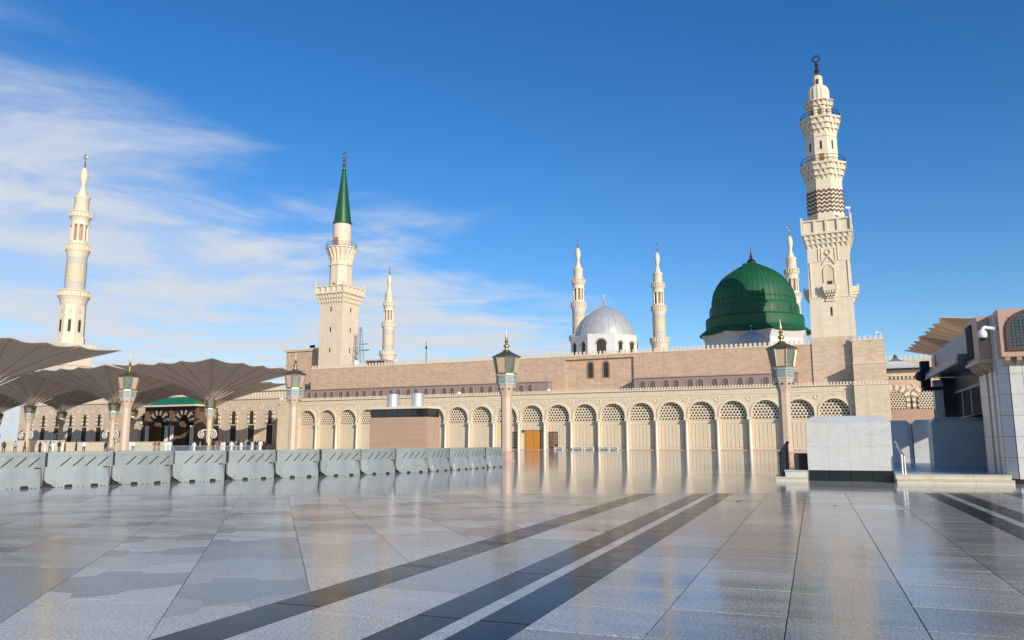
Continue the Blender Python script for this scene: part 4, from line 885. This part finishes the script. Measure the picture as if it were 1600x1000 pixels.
ul = [(c0, 'open umbrella on a fan column in front of the green roofed porch'), (c0 + ua, 'open umbrella whose column stands just left of the lamp beside the porch'), (c0 + 2 * ua, 'open umbrella on the lantern column with two white fans near the left edge'),
      (c0 + 3 * ua, 'open umbrella cut by the left edge behind the nearest one'), (c0 + ua + ub, 'dark umbrella behind the one in front of the porch, reaching the arcade corner'), (c0 + 2 * ua + ub, 'umbrella in the back row with its lantern right of the lamp column'),
      (c0 + 3 * ua + ub, 'umbrella in the back row on the dark column near the left edge'), (c0 + 4 * ua + ub, 'umbrella in the back row cut by the left edge of the picture'), (Vector((-64.5, 96)), 'nearest open umbrella cut by the left edge, its tip below the tall minaret')]
u0 = umbrella(ul[0][1], (ul[0][0].x, ul[0][0].y, 0), cmesh, rmesh, PHI)
for p, lab in ul[1:]:
    c = copy_tree(u0); c.location = (p.x, p.y, 0); c['label'] = lab
RU = R(-20.85)
u1 = umbrella('tan umbrella behind the roof of the marble pavilion, nearer of the two at the right', (82.8, 128.4, 0), cmesh2, rmesh2, RU)
m = MB(); m.oct([(.55, 8.1), (.5, 15.4)]); m.build('upper_shaft', 'granite_lamp', u1)
c = copy_tree(u1); c.location = (91.4, 151.4, 0); c['label'] = 'tan umbrella at the right, farther one whose tip reaches the white tent'

# ------------------------------------------------------------------ barriers
def barrier_meshes():
    m = MB(); L_ = 1.06
    prof = [(-.30, .07), (-.30, .20), (-.165, .56), (-.135, .62), (-.12, 1.13), (-.10, 1.18), (.10, 1.18), (.12, 1.13), (.135, .62), (.165, .56), (.30, .20), (.30, .07)]
    up = [(y, z) for y, z in prof if z > .6]; lo = [(y, z) for y, z in prof if z < .63]
    lo = [(-.30, 0), (-.30, .20), (-.165, .56), (-.135, .66), (.135, .66), (.165, .56), (.30, .20), (.30, 0)]
    up = [(-.133, .66), (-.12, 1.12), (-.095, 1.18), (.095, 1.18), (.12, 1.12), (.133, .66)]
    m.prism_x(lo, -.80, .86); m.prism_x(up, -L_, L_ - .05)
    # chamfered lower ends
    for sx, x0, x1 in ((-1, -.80, -.90), (1, .86, .96)):
        a = [(x0, y, z) for y, z in lo]; b = [(x1, y * .55, .05 + z * .92) for y, z in lo]; n = len(lo)
        m.add(a + b, [(i, (i + 1) % n, n + (i + 1) % n, n + i) for i in range(n)] + [tuple(range(n, 2 * n))])
    m.box(-.97, .97, -.142, -.11, 1.05, 1.075)
    body = m.mesh('body', 'barrier_plastic')
    e = MB(); pr = [(-1.15, .69), (-1.15, .30)] + [(-1.15 + .26 * (1 - math.cos(a)), .30 - .2 * math.sin(a)) for a in (.4, .8, 1.2, 1.57)] + [(-.80, .10), (-.80, .69)]
    e.prism_y(pr, -.22, -.10); ear = e.mesh('connector', 'barrier_plastic')
    s_ = MB()
    for i in range(1):
        x = 0; s_.add([(x, -.1385, .70), (x + .055, -.1385, .70), (x + .375, -.1265, 1.0), (x + .32, -.1265, 1.0), (x, -.10, .70), (x + .055, -.10, .70), (x + .375, -.10, 1.0), (x + .32, -.10, 1.0)], [(0, 1, 2, 3), (0, 4, 5, 1), (2, 6, 7, 3), (1, 5, 6, 2), (3, 7, 4, 0)])
    slots = s_.mesh('slot', 'barrier_dark')
    p = MB()
    for x in (0,): p.prism_y([(x - .13, .002), (x + .13, .002), (x + .10, .085), (x - .10, .085)], -.306, -.27)
    pock = p.mesh('fork_pocket', 'rubber'); p = MB()
    for x in (-.72, -.62, -.1, .05, .62, .72): p.box(x - .02, x + .02, -.304, -.28, .002, .022)
    weep = p.mesh('weep_holes', 'rubber')
    p = MB(); p.box(.70, .86, -.158, -.12, .63, .665); hold = p.mesh('grip', 'barrier_dark')
    g = MB(); g.box(-1.10, -.93, -.09, .09, .012, .68); g.box(-1.16, -.9, -.16, .16, .0, .035); g.box(-1.16, -1.055, -.08, .08, .67, 1.15); gap = g.mesh('joint_core', 'barrier_dark')
    return body, ear, slots, pock, gap, weep, hold
bb = barrier_meshes()
path = [Vector(p) for p in ((-17.3, 25.35), (-15.85, 27.0), (-6.9, 37.0), (-4.2, 40.4), (-.75, 48.2))]
seg = [(path[i + 1] - path[i]).length for i in range(len(path) - 1)]; tot = sum(seg)
def along(d):
    for i, L_ in enumerate(seg):
        if d <= L_ or i == len(seg) - 1: return path[i] + (path[i + 1] - path[i]) * (d / L_)
        d -= L_
NBAR = 13; pit = tot / NBAR
ords = ['leftmost grey plastic barrier, cut by the left edge', 'second grey plastic barrier from the left edge', 'third grey plastic barrier from the left edge', 'fourth grey plastic barrier from the left edge', 'fifth grey plastic barrier from the left edge', 'sixth grey plastic barrier from the left edge', 'seventh grey plastic barrier from the left edge', 'middle plastic barrier in front of the tan kiosk', 'fifth grey plastic barrier counting from the lamp column', 'fourth grey plastic barrier counting from the lamp column', 'third grey plastic barrier counting from the lamp column', 'second grey plastic barrier counting from the lamp column', 'last grey plastic barrier, touching the lamp column']
for i in range(NBAR):
    a, b = along(i * pit), along((i + 1) * pit); c = (a + b) / 2; d = b - a
    jr = random.Random(i + 40); c = c + Vector((d.y, -d.x)).normalized() * jr.uniform(-.05, .05)
    t = thing('traffic_barrier', ords[i], 'barrier', (c.x, c.y, 0), math.atan2(d.y, d.x) + R(jr.uniform(-1.6, 1.6)), 'plastic barriers across the plaza'); t.scale = (d.length / 2.16, 1, 1)
    obj('body', bb[0], t); obj('connector', bb[1], t); obj('joint_core', bb[4], t); tag(obj('weep_holes', bb[5], t), None, None, kind='stuff'); obj('grip', bb[6], t)
    for k in range(4): obj('slot', bb[2], t, (-.70 + k * .40, 0, 0))
    for k in (-.42, .40): obj('fork_pocket', bb[3], t, (k, 0, 0))

# ------------------------------------------------------------------ kiosk
ks = thing('kiosk', 'tan stone kiosk with a dark window band behind the barriers', 'kiosk', (-18.42, 102, 0), PHI); ks.scale = (1.275, 1.275, 1.192)
m = MB(); m.box(0, 6.7, 0, 2.5, 0, 3.85); m.build('wall', 'kiosk_stone', ks)
for i in range(4): q = MB(); q.box(.05 + i * 1.65, .05 + (i + 1) * 1.65 - .05, .02, .06, 3.87, 4.72); q.build('pane', 'dark_glass', ks)
q = MB(); q.box(6.62, 6.66, .1, 2.4, 3.87, 4.72); q.build('pane', 'dark_glass', ks)
q = MB(); q.box(.1, 6.6, .1, 2.4, 3.86, 4.74); q.build('window_frame', 'rubber', ks)
m = MB(); m.box(-.2, 6.9, -.2, 2.7, 4.74, 4.86); m.box(-.1, 6.8, -.1, 2.6, 4.86, 5.0); m.build('roof', 'cream_plain', ks)
for x, lab in ((1.9, 'left silver vent drum on the kiosk roof'), (4.8, 'right silver vent drum on the kiosk roof')):
    q = MB(); q.lathe([(.76, 0), (.79, .02), (.79, 1.64), (.74, 1.70), (.64, 1.73)], 24); p = Vector((ks.location.x, ks.location.y)) + (U * x + B * 1.3) * 1.275
    tag(q.build('vent_drum', 'silver_tank', None, (p.x, p.y, 5.96), True), lab, 'vent', 'vent drums on the kiosk')

# ------------------------------------------------------------------ right: marble pavilion, blocks, steps, railings
PR = R(-20.85); QP = Vector((17.4, 27.9)); E1 = Vector((math.cos(PR), math.sin(PR))); E2 = Vector((-E1.y, E1.x))
def pp(x, y, z=0.): p = QP + E1 * x + E2 * y; return (p.x, p.y, z)
pv = thing('marble_pavilion', 'white marble stair pavilion with a granite bay and dark canopy at the right edge', 'building', pp(0, 0), PR)
q = MB(); q.prism([(.32, 0), (6, 0), (6, 3.4), (.02, 3.4), (.02, .32)], .16, 6.05); q.build('core', 'joint_bed', pv)
q = MB(); q.prism([(.30, -.03), (6.05, -.03), (6.05, 3.4), (-.03, 3.4), (-.03, .30)], 0, .16); q.build('plinth', 'plinth_black', pv)
zl = [.16 + .74 * i for i in range(9)]; zl[-1] = 6.05
def front_panel(x0, x1, z0, z1, mt='marble_white'):
    q = MB(); q.box(x0 + .006, x1 - .006, -.03, .01, z0 + .006, z1 - .006); q.build('panel', mt, pv)
xs = [.32, .72, 1.12, 1.52, 1.92, 2.9, 3.9, 5, 6]
for i in range(len(zl) - 1):
    for j in range(len(xs) - 1): front_panel(xs[j], xs[j + 1], zl[i], zl[i + 1])
    q = MB(); a = Vector((.02, .32)); b = Vector((.32, .02)); nn_ = Vector((-.707, -.707)) * .03
    q.prism([tuple(a + nn_), tuple(b + nn_), tuple(b - nn_), tuple(a - nn_)], zl[i] + .006, zl[i + 1] - .006); q.build('panel', 'marble_white', pv)
    for y0, y1, mt, o_ in ((.34, .95, 'marble_white', .0), (.95, 1.45, 'marble_white', .05), (1.45, 1.85, 'granite_pink', -.02), (1.85, 2.6, 'marble_white', .05), (2.6, 3.4, 'marble_white', 0)):
        q = MB(); q.box(-.02 - o_, .04, y0 + .005, y1 - .005, zl[i] + .006, zl[i + 1] - .006); q.build('panel', mt, pv)
m = MB(); m.box(.06, 5.5, -.42, .3, 4.42, 6.12); orl = m.build('granite_bay', 'granite_pink', pv)
po = arch_poly(1.45, 4.62, .62, 5.35, 12, .15); pi_ = arch_poly(1.45, 4.70, .54, 5.35, 12, .15); n = len(po); q = MB()
q.add([(x, -.49, z) for x, z in po] + [(x, -.49, z) for x, z in pi_] + [(x, -.42, z) for x, z in po] + [(x, -.42, z) for x, z in pi_], [(i, (i + 1) % n, n + (i + 1) % n, n + i) for i in range(n)] + [((i + 1) % n, i, 2 * n + i, 2 * n + (i + 1) % n) for i in range(n)] + [(n + i, n + (i + 1) % n, 3 * n + (i + 1) % n, 3 * n + i) for i in range(n)])
q.v = [(x - .60, y, z) for x, y, z in q.v]; q.build('window_frame', 'wood_dark', orl)
mat('stained_glass', (.06, .075, .07), rough=.15, var=.9, vs_=14, fine=.6, bs=10)
q = MB(); q.prism_y([(x - .60, z) for x, z in pi_], -.45, -.425); q.build('pane', 'stained_glass', orl)
q = MB(); n_l = 9
for i in range(1, n_l): x = .31 + i * 1.08 / n_l; q.tube((x, -.455, 4.7), (x, -.455, 5.75), .008, 4)
for i in range(1, 11): z = 4.7 + i * .11; q.tube((.33, -.455, z), (1.37, -.455, z), .008, 4)
q.build('leading', 'iron', orl)
for i in range(9):
    x = .16 + i * .36; q = MB(); q.prism_x([(-.03, 4.12), (-.03, 4.42), (-.40, 4.42), (-.36, 4.30), (-.20, 4.2)], x, x + .16); q.build('corbel', 'granite_pink', pv)
m = MB(); m.box(-.42, -.03, .75, 3.1, 4.45, 6.05); ob = m.build('granite_bay', 'granite_pink', pv)
q = MB(); q.box(-.46, -.42, 1.75, 2.85, 4.6, 5.9); q.build('dark_window', 'rubber', ob)
m = MB(); m.prism([(-.5, .7), (-.03, .7), (-.03, 3.2), (-.5, 3.2)], 4.33, 4.45); m.build('ledge', 'granite_lamp', pv)
for i in range(5): q = MB(); y = .85 + i * .46; q.add([(-.03, y, 3.95), (-.03, y + .2, 3.95), (-.03, y + .2, 4.33), (-.03, y, 4.33), (-.42, y, 4.33), (-.42, y + .2, 4.33), (-.3, y + .2, 4.12), (-.3, y, 4.12)], [(0, 1, 2, 3), (4, 5, 6, 7), (0, 7, 6, 1), (3, 2, 5, 4), (0, 3, 4, 7), (1, 6, 5, 2)]); q.build('corbel', 'granite_pink', pv)
m = MB(); m.box(-.2, 6, 3.4, 13.6, 4.95, 6.0); m.build('fascia', 'pavilion_grey', pv)
m = MB(); m.box(-.75, 6, 3.2, 13.2, 4.72, 4.93); m.build('canopy', 'pavilion_blue_shaded', pv)
m = MB(); m.box(-.82, -.75, 3.2, 13.2, 4.62, 4.80); m.box(-.86, -.75, 3.2, 13.2, 4.55, 4.62); m.build('canopy_trim', 'pavilion_grey', pv)
for x, y in ((.6, 8), (.6, 10.5), (1.6, 9)): q = MB(); q.lathe([(.12, 4.70), (.12, 4.718)], 12, 0, x, y); q.build('downlight', 'white_paint', pv)
m = MB(); m.box(-.45, -.05, 12.6, 13.3, 0, 4.55); fpil = m.build('far_pillar', 'marble_white', pv); q = MB(); q.prism_x(list(reversed([(12.95 + (x - 0), z) for x, z in arch_poly(0, 2.4, .12, 3.0, 6)])), -.47, -.44); q.build('niche', 'rubber', fpil)
m = MB(); m.box(-.95, -.55, 12.7, 13.3, 4.2, 5.55); m.box(-.9, -.1, 12.5, 13.5, 4.05, 4.2); m.build('speaker_box', 'rubber', pv)
m = MB(); m.box(-.25, .1, 13.0, 14.2, 4.95, 5.9); m.build('end_block', 'granite_pink', pv)
m = MB(); m.box(.58, .78, 3.42, 13.4, 2.66, 4.72); m.box(2.25, 2.45, 3.42, 13.4, 0, 4.71); m.box(-.02, 2.2, 13.42, 13.6, 2.66, 4.72); m.build('inner_wall', 'pavilion_blue_shaded', pv)  # second box: extra wall added to keep the sun off the marble block
for i in range(4): q = MB(); y = 4.2 + i * 2.25; q.box(.53, .58, y, y + 2.1, 2.68, 3.85); wd = q.build('window', 'rubber', pv); q = MB(); q.box(.50, .58, y, y + 2.1, 3.85, 3.95); q.box(.50, .58, y - .12, y, 2.68, 3.95); q.build('frame', 'pavilion_grey', wd)
cmr = thing('dome_camera', 'white domed camera on a bracket at the corner of the marble pavilion', 'camera', pp(-.2, -.35, 5.12), PR); cmr.scale = (.8, .8, .8)
q = MB(); q.tube((.42, .42, .42), (.1, .05, .42), .09, 8); q.tube((.1, .05, .42), (-.28, -.1, .48), .075, 8); q.tube((-.28, -.1, .48), (-.36, -.12, .30), .075, 8); q.box(.3, .5, .3, .5, .25, .6); q.build('bracket', 'white_paint', cmr)
q = MB(); q.lathe([(.07, .38), (.17, .30), (.20, .2), (.20, .08), (.17, .02), (.15, .0)], 18, 0, -.36, -.12); q.build('housing', 'white_paint', cmr, smooth=True); q = MB(); q.lathe([(.15, 0), (.13, -.08), (.07, -.13), (.01, -.14)], 16, 0, -.36, -.12); q.build('lens_dome', 'dark_glass', cmr, smooth=True)
cm2 = thing('dome_camera', 'dark hanging ball camera at the far end of the pavilion canopy', 'camera', pp(-1.05, 12.6, 4.75), PR)
q = MB(); q.lathe([(.02, -.25), (.18, -.18), (.24, 0), (.2, .14), (.08, .24)], 12); q.build('housing', 'iron', cm2, smooth=True); q = MB(); q.tube((0, 0, .2), (.3, .2, .4), .05); q.build('bracket', 'iron', cm2)
def marble_block(lab, x0, x1, y0, dep, zt, mt, batter=.03, plinth=.40, npl=4):
    t = thing('marble_block', lab, 'wall', pp((x0 + x1) / 2, y0), PR); hw = (x1 - x0) / 2
    rows = [plinth, plinth + (zt - plinth) * .5, zt]
    cols = [-hw, -hw * .5, 0, hw * .52, hw] if npl == 4 else [-hw, .0, hw]
    m = MB(); m.box(-hw + .02, hw - .02, .012, dep, 0, zt); m.build('core', 'joint_bed', t)
    for r in range(2):
        for c in range(len(cols) - 1):
            q = MB(); q.box(cols[c] + (.002 if c else 0), cols[c + 1] - (.002 if c < len(cols) - 2 else 0), -.015, .012, rows[r] + .002, rows[r + 1] - .002); q.build('panel', mt, t)
    for sx in (-1, 1): q = MB(); a, b = sorted((sx * (hw - .02), sx * (hw + .004))); q.box(a, b, -.013, dep, plinth, zt); q.build('side_panel', mt, t)
    q = MB(); h = .24; q.add([(-hw - .01, -.02, zt), (hw + .01, -.02, zt), (hw + .01, dep, zt), (-hw - .01, dep, zt), (-hw + .22, .28, zt + h), (hw - .22, .28, zt + h), (hw - .22, dep - .28, zt + h), (-hw + .22, dep - .28, zt + h)], [(0, 3, 2, 1), (4, 5, 6, 7), (0, 1, 5, 4), (1, 2, 6, 5), (2, 3, 7, 6), (3, 0, 4, 7)]); q.build('coping', mt, t)
    for c in range(len(cols) - 1): q = MB(); q.box(cols[c] + .006, cols[c + 1] - .006, -.03, .012, 0, plinth - .004); q.build('plinth', 'plinth_black', t)
    return t
marble_block('white marble wall block with a black plinth beside the stairs', -6.57, -3.62, .15, 1.5, 2.2, 'marble_white')
marble_block('shaded marble wall block under the pavilion canopy', -1.1, 1.5, 9.5, 1.4, 2.35, 'marble_white', npl=2, plinth=.24)
marble_block('shaded marble wall block deep in the stair passage, left one', -2.9, -1.15, 17.2, 1.2, 2.4, 'marble_white', npl=2, plinth=.2)
marble_block('shaded marble wall block deep in the stair passage, right one', -1.1, 1.2, 17.0, 1.2, 2.42, 'marble_white', npl=2, plinth=.2)
st = thing('stone_steps', 'cream marble steps between the marble block and the pavilion', 'steps', pp(-1.9, -1.1), PR)
for i, (y, z) in enumerate(((0, .16), (.45, .31))):
    for x0, x1 in ((-1.75, -.6), (-.6, .7), (.7, 1.85)): q = MB(); q.box(x0 + .003, x1 - .003, y, y + .62 if i == 0 else y + 1.0, 0, z - .04); q.box(x0 + .003, x1 - .003, y - .03, y + .62 if i == 0 else y + 1.0, z - .04, z); q.build('tread', 'step_marble', st)
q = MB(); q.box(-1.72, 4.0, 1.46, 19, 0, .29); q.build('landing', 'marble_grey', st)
s2 = thing('stone_steps', 'low marble steps left of the white marble block, under the railing', 'steps', pp(-7.1, -.75), PR)
q = MB(); q.box(-.62, .50, 0, 4, 0, .13); q.box(-.66, .50, -.03, 4, .13, .17); q.build('tread', 'step_marble', s2); q = MB(); q.box(-.30, .50, .42, 4, .17, .36); q.box(-.33, .50, .38, 4, .36, .40); q.build('tread', 'marble_white', s2)
q = MB(); q.box(.02, .50, 1.2, 3.6, .4, 1.0); q.build('stair_opening', 'recess_dark', s2)
rl = thing('hand_railing', 'black iron hand railing left of the white marble block', 'railing', pp(-7.55, -.45), PR)
q = MB(); pts = [Vector((0, 0, 1.02)), Vector((.22, 1.7, 1.42)), Vector((.24, 2.5, 1.45))]
for a, b in zip(pts, pts[1:]): q.tube(a, b, .055, 8); q.tube(a - Vector((0, 0, .07)), b - Vector((0, 0, .07)), .03, 6)
q.build('top_rail', 'iron', rl)
for i in range(7):
    t_ = i / 6; x, y, zt = .22 * min(1, t_ * 1.2), .05 + 2.1 * t_, 1.0 + .42 * min(1, t_ * 1.15); q = MB(); q.tube((x, y, .15), (x, y, zt), .028 if i else .04, 6); q.build('baluster', 'iron', rl)
r2 = thing('hand_railing', 'steel hand rail right of the white marble block by the steps', 'railing', pp(-3.36, -.12), PR)
q = MB(); pts = [Vector((0, 0, .16)), Vector((0, 0, 1.02)), Vector((-.05, .9, 1.42)), Vector((-.05, 1.6, 1.45))]
for a, b in zip(pts, pts[1:]): q.tube(a, b, .035, 8)
q.build('top_rail', 'steel', r2); q = MB(); q.tube((.1, .1, .3), (.1, .1, .95), .035, 8); q.tube((.1, .1, .95), (-.05, 1.0, 1.3), .03, 8); q.build('post', 'steel', r2)

# ------------------------------------------------------------------ crowd behind the barriers
def skin_person(name, verts, edges, mats_of, levels=1):
    me = bpy.data.meshes.new(name); me.from_pydata([v[:3] for v in verts], edges, [])
    o = bpy.data.objects.new(name, me); col.objects.link(o); md = o.modifiers.new('skin', 'SKIN')
    for i, v in enumerate(verts): me.skin_vertices[0].data[i].radius = (v[3], v[4] if len(v) > 4 else v[3])
    me.skin_vertices[0].data[0].use_root = True
    o.modifiers.new('sub', 'SUBSURF').levels = levels
    dg = bpy.context.evaluated_depsgraph_get(); nm = bpy.data.meshes.new_from_object(o.evaluated_get(dg)); bpy.data.objects.remove(o)
    nm.materials.clear()
    for m in ('cloth', 'skin', 'hair', 'trousers'): nm.materials.append(M[m])
    for p in nm.polygons: p.material_index = mats_of(p.center); p.use_smooth = True
    return nm
def body(robe, scarf, step=.12):
    v = [(0, 0, .92, .17, .13), (0, 0, 1.15, .155, .115), (0, 0, 1.36, .19, .12), (0, 0, 1.48, .07, .07), (0, -.01, 1.55, .075, .08), (0, -.02, 1.64, .085, .10), (0, -.01, 1.71, .06, .07)]
    e = [(0, 1), (1, 2), (2, 3), (3, 4), (4, 5), (5, 6)]
    for sx in (-1, 1):
        k = len(v); v += [(sx * .21, 0, 1.38, .06), (sx * .27, .01 * sx, 1.12, .05), (sx * .26, -.09, .90, .042), (sx * .25, -.13, .82, .036)]; e += [(2, k), (k, k + 1), (k + 1, k + 2), (k + 2, k + 3)]
    if robe:
        k = len(v); v += [(0, 0, .55, .20, .17), (0, 0, .12, .24, .21)]; e += [(0, k), (k, k + 1)]
    else:
        for sx in (-1, 1):
            k = len(v); v += [(sx * .10, sx * step * .3, .84, .095), (sx * .11, sx * step * .6 - .02, .48, .07), (sx * .11, sx * step, .09, .05), (sx * .12, sx * step - .13, .04, .04)]; e += [(0, k), (k, k + 1), (k + 1, k + 2), (k + 2, k + 3)]
    def mo(c):
        if c.z > 1.50:
            if scarf: return 1 if (c.y < -.06 and 1.52 < c.z < 1.70) else 0
            return 2 if (c.z > 1.68 or (c.y > .0 and c.z > 1.56)) else 1
        if abs(c.x) > .2 and c.z < .88 and not robe: return 1
        if not robe and c.z < .92: return 3
        return 0
    return skin_person('person', v, e, mo)
bodies = {'robe': body(True, False), 'scarf': body(True, True), 'shirt': body(False, False), 'walk': body(False, False, .26)}
colrs = {'white': (.72, .71, .68), 'black': (.016, .015, .017), 'tan': (.42, .27, .16), 'brown': (.20, .10, .06), 'blue': (.30, .38, .55), 'red': (.42, .03, .05), 'grey': (.30, .31, .32)}
crowd = [(3, 112, 'shirt', 'grey', 'at the left edge of the picture'), (12, 116, 'robe', 'white', 'second from the left edge'), (25, 118, 'shirt', 'grey', 'left of the umbrella column with two white fans'), (42, 114, 'shirt', 'blue', 'just right of the umbrella column with two white fans'), (57, 118, 'shirt', 'tan', 'between the two left umbrella columns'),
         (80, 112, 'scarf', 'black', 'in front of the dark umbrella column'), (88, 115, 'robe', 'white', 'just right of the dark umbrella column'), (95.5, 121, 'shirt', 'blue', 'right of the dark umbrella column, among people in white'), (100, 117, 'robe', 'white', 'third to the right of the dark umbrella column'), (109, 113, 'walk', 'black', 'left of the one in red'), (114, 121, 'robe', 'white', 'touching the shoulder of the one in red'), (118, 114, 'shirt', 'red', 'the only one in red'), (135, 128, 'scarf', 'brown', 'standing alone right of the one in red'), (147, 116, 'shirt', 'white', 'between the one in red and the lamp column'), (180, 113, 'shirt', 'black', 'just left of the lamp column by the porch'),
         (205, 125, 'scarf', 'black', 'just right of the lamp by the porch'), (211, 122, 'walk', 'grey', 'second right of the lamp column by the porch'), (217, 120, 'robe', 'white', 'third right of the lamp column by the porch'), (222, 124, 'shirt', 'white', 'fourth right of the lamp column by the porch'),
         (255, 127, 'robe', 'brown', 'left one of the pair in brown before the porch'), (261, 127, 'robe', 'brown', 'right one of the pair in brown before the porch'), (272, 124, 'robe', 'white', 'left one of the pair in white before the porch'), (278, 125, 'robe', 'white', 'right one of the pair in white before the porch')]
names_r = ['first', 'second', 'third', 'fourth', 'fifth', 'sixth', 'seventh', 'eighth', 'ninth', 'tenth', 'eleventh', 'twelfth', 'thirteenth', 'fourteenth', 'fifteenth', 'sixteenth', 'seventeenth', 'eighteenth', 'nineteenth', 'twentieth', 'last']
rr2 = random.Random(3)
for i, px in enumerate((315, 324, 333, 341, 345.5, 350, 355, 360.5, 366, 372, 377, 382, 387, 393, 398, 403, 408, 412, 416, 420, 425)):
    k, cc = [('robe', 'white'), ('shirt', 'tan'), ('scarf', 'black'), ('robe', 'brown'), ('scarf', 'black'), ('shirt', 'brown'), ('robe', 'tan'), ('robe', 'white'), ('scarf', 'black'), ('robe', 'white'), ('shirt', 'brown'), ('scarf', 'black'), ('robe', 'white'), ('shirt', 'grey'), ('scarf', 'black'), ('robe', 'white'), ('scarf', 'black'), ('shirt', 'black'), ('robe', 'white'), ('scarf', 'black'), ('shirt', 'black')][i]
    crowd.append((px, rr2.uniform(112, 122), k, cc, names_r[i] + ' from the porch in the crowded row'))
for i, px in enumerate((337, 343, 348, 357, 363, 369, 375, 380, 390, 396, 401, 406, 414, 423)):
    k, cc = [('scarf', 'black'), ('robe', 'white'), ('shirt', 'black')][(i * 2 + i // 3) % 3]
    crowd.append((px, 126 + (i * 7 % 5), k, cc, names_r[i] + ' from the porch in the back row'))
word = {'robe': 'robe', 'scarf': 'robe and head scarf', 'shirt': 'shirt', 'walk': 'shirt'}
for px, Y, k, cc, where in crowd:
    p = obj('person', bodies[k], None, ((px - 800) / 1221 * Y * 1.012, Y, 0), rr2.uniform(0, 6.28)); s_ = rr2.uniform(.95, 1.06); p.scale = (s_, s_, s_); p.color = colrs[cc] + (1,)
    tag(p, 'person in a ' + cc + ' ' + word[k] + ', ' + where, 'person', 'people gathered behind the barriers')
# steel crowd barricades in front of the dense row
bq = MB(); 
for z in (.15, 1.05): bq.tube((-1.05, 0, z), (1.05, 0, z), .03, 5)
for i in range(15): bq.tube((-1.05 + i * .15, 0, .15), (-1.05 + i * .15, 0, 1.05), .018 if i % 14 else .03, 4)
bmesh_f = bq.mesh('frame', 'barricade_blue'); fq = MB()
for x in (-.8, .8): fq.box(x - .03, x + .03, -.3, .3, 0, .05); fq.box(x - .02, x + .02, -.02, .02, .05, .15)
bmesh_l = fq.mesh('feet', 'barricade_blue')
blab = ['leftmost', 'second', 'third', 'fourth', 'fifth', 'sixth', 'seventh', 'eighth', 'rightmost']
for i in range(9):
    x = -44.5 + i * 2.25; y = 101 - i * .35; t = thing('crowd_barricade', blab[i] + ' pale blue steel barricade from the left, in front of the waiting crowd', 'barricade', (x - 6, y, 0), R(-9), 'steel barricades by the crowd'); obj('frame', bmesh_f, t); obj('feet', bmesh_l, t)

# small bits lying on the floor
for (x, y, rz, k), lab in zip(((5.66, 20.0, .4, 1.), (7.5, 18.6, 1.9, .6)), ('small dark dry leaf lying on the slabs right of the dark bands', 'tiny dark dry leaf lying on the slabs below the white marble block')):
    q = MB(); q.add([(-.09, 0, 0), (-.03, .035, .012), (.05, .03, .02), (.10, 0, .035), (.04, -.035, .015), (-.04, -.03, .008), (-.09, 0, .004), (-.03, .035, .016), (.05, .03, .024), (.10, 0, .039), (.04, -.035, .019), (-.04, -.03, .012)], [(5, 4, 3, 2, 1, 0), (6, 7, 8, 9, 10, 11)] + [(i, (i + 1) % 6, 6 + (i + 1) % 6, 6 + i) for i in range(6)])
    o = q.build('dry_leaf', 'wood_dark', None, (x, y, .002)); o.rotation_euler.z = rz; o.scale = (k, k, k); tag(o, lab, 'leaf', 'leaves on the floor')
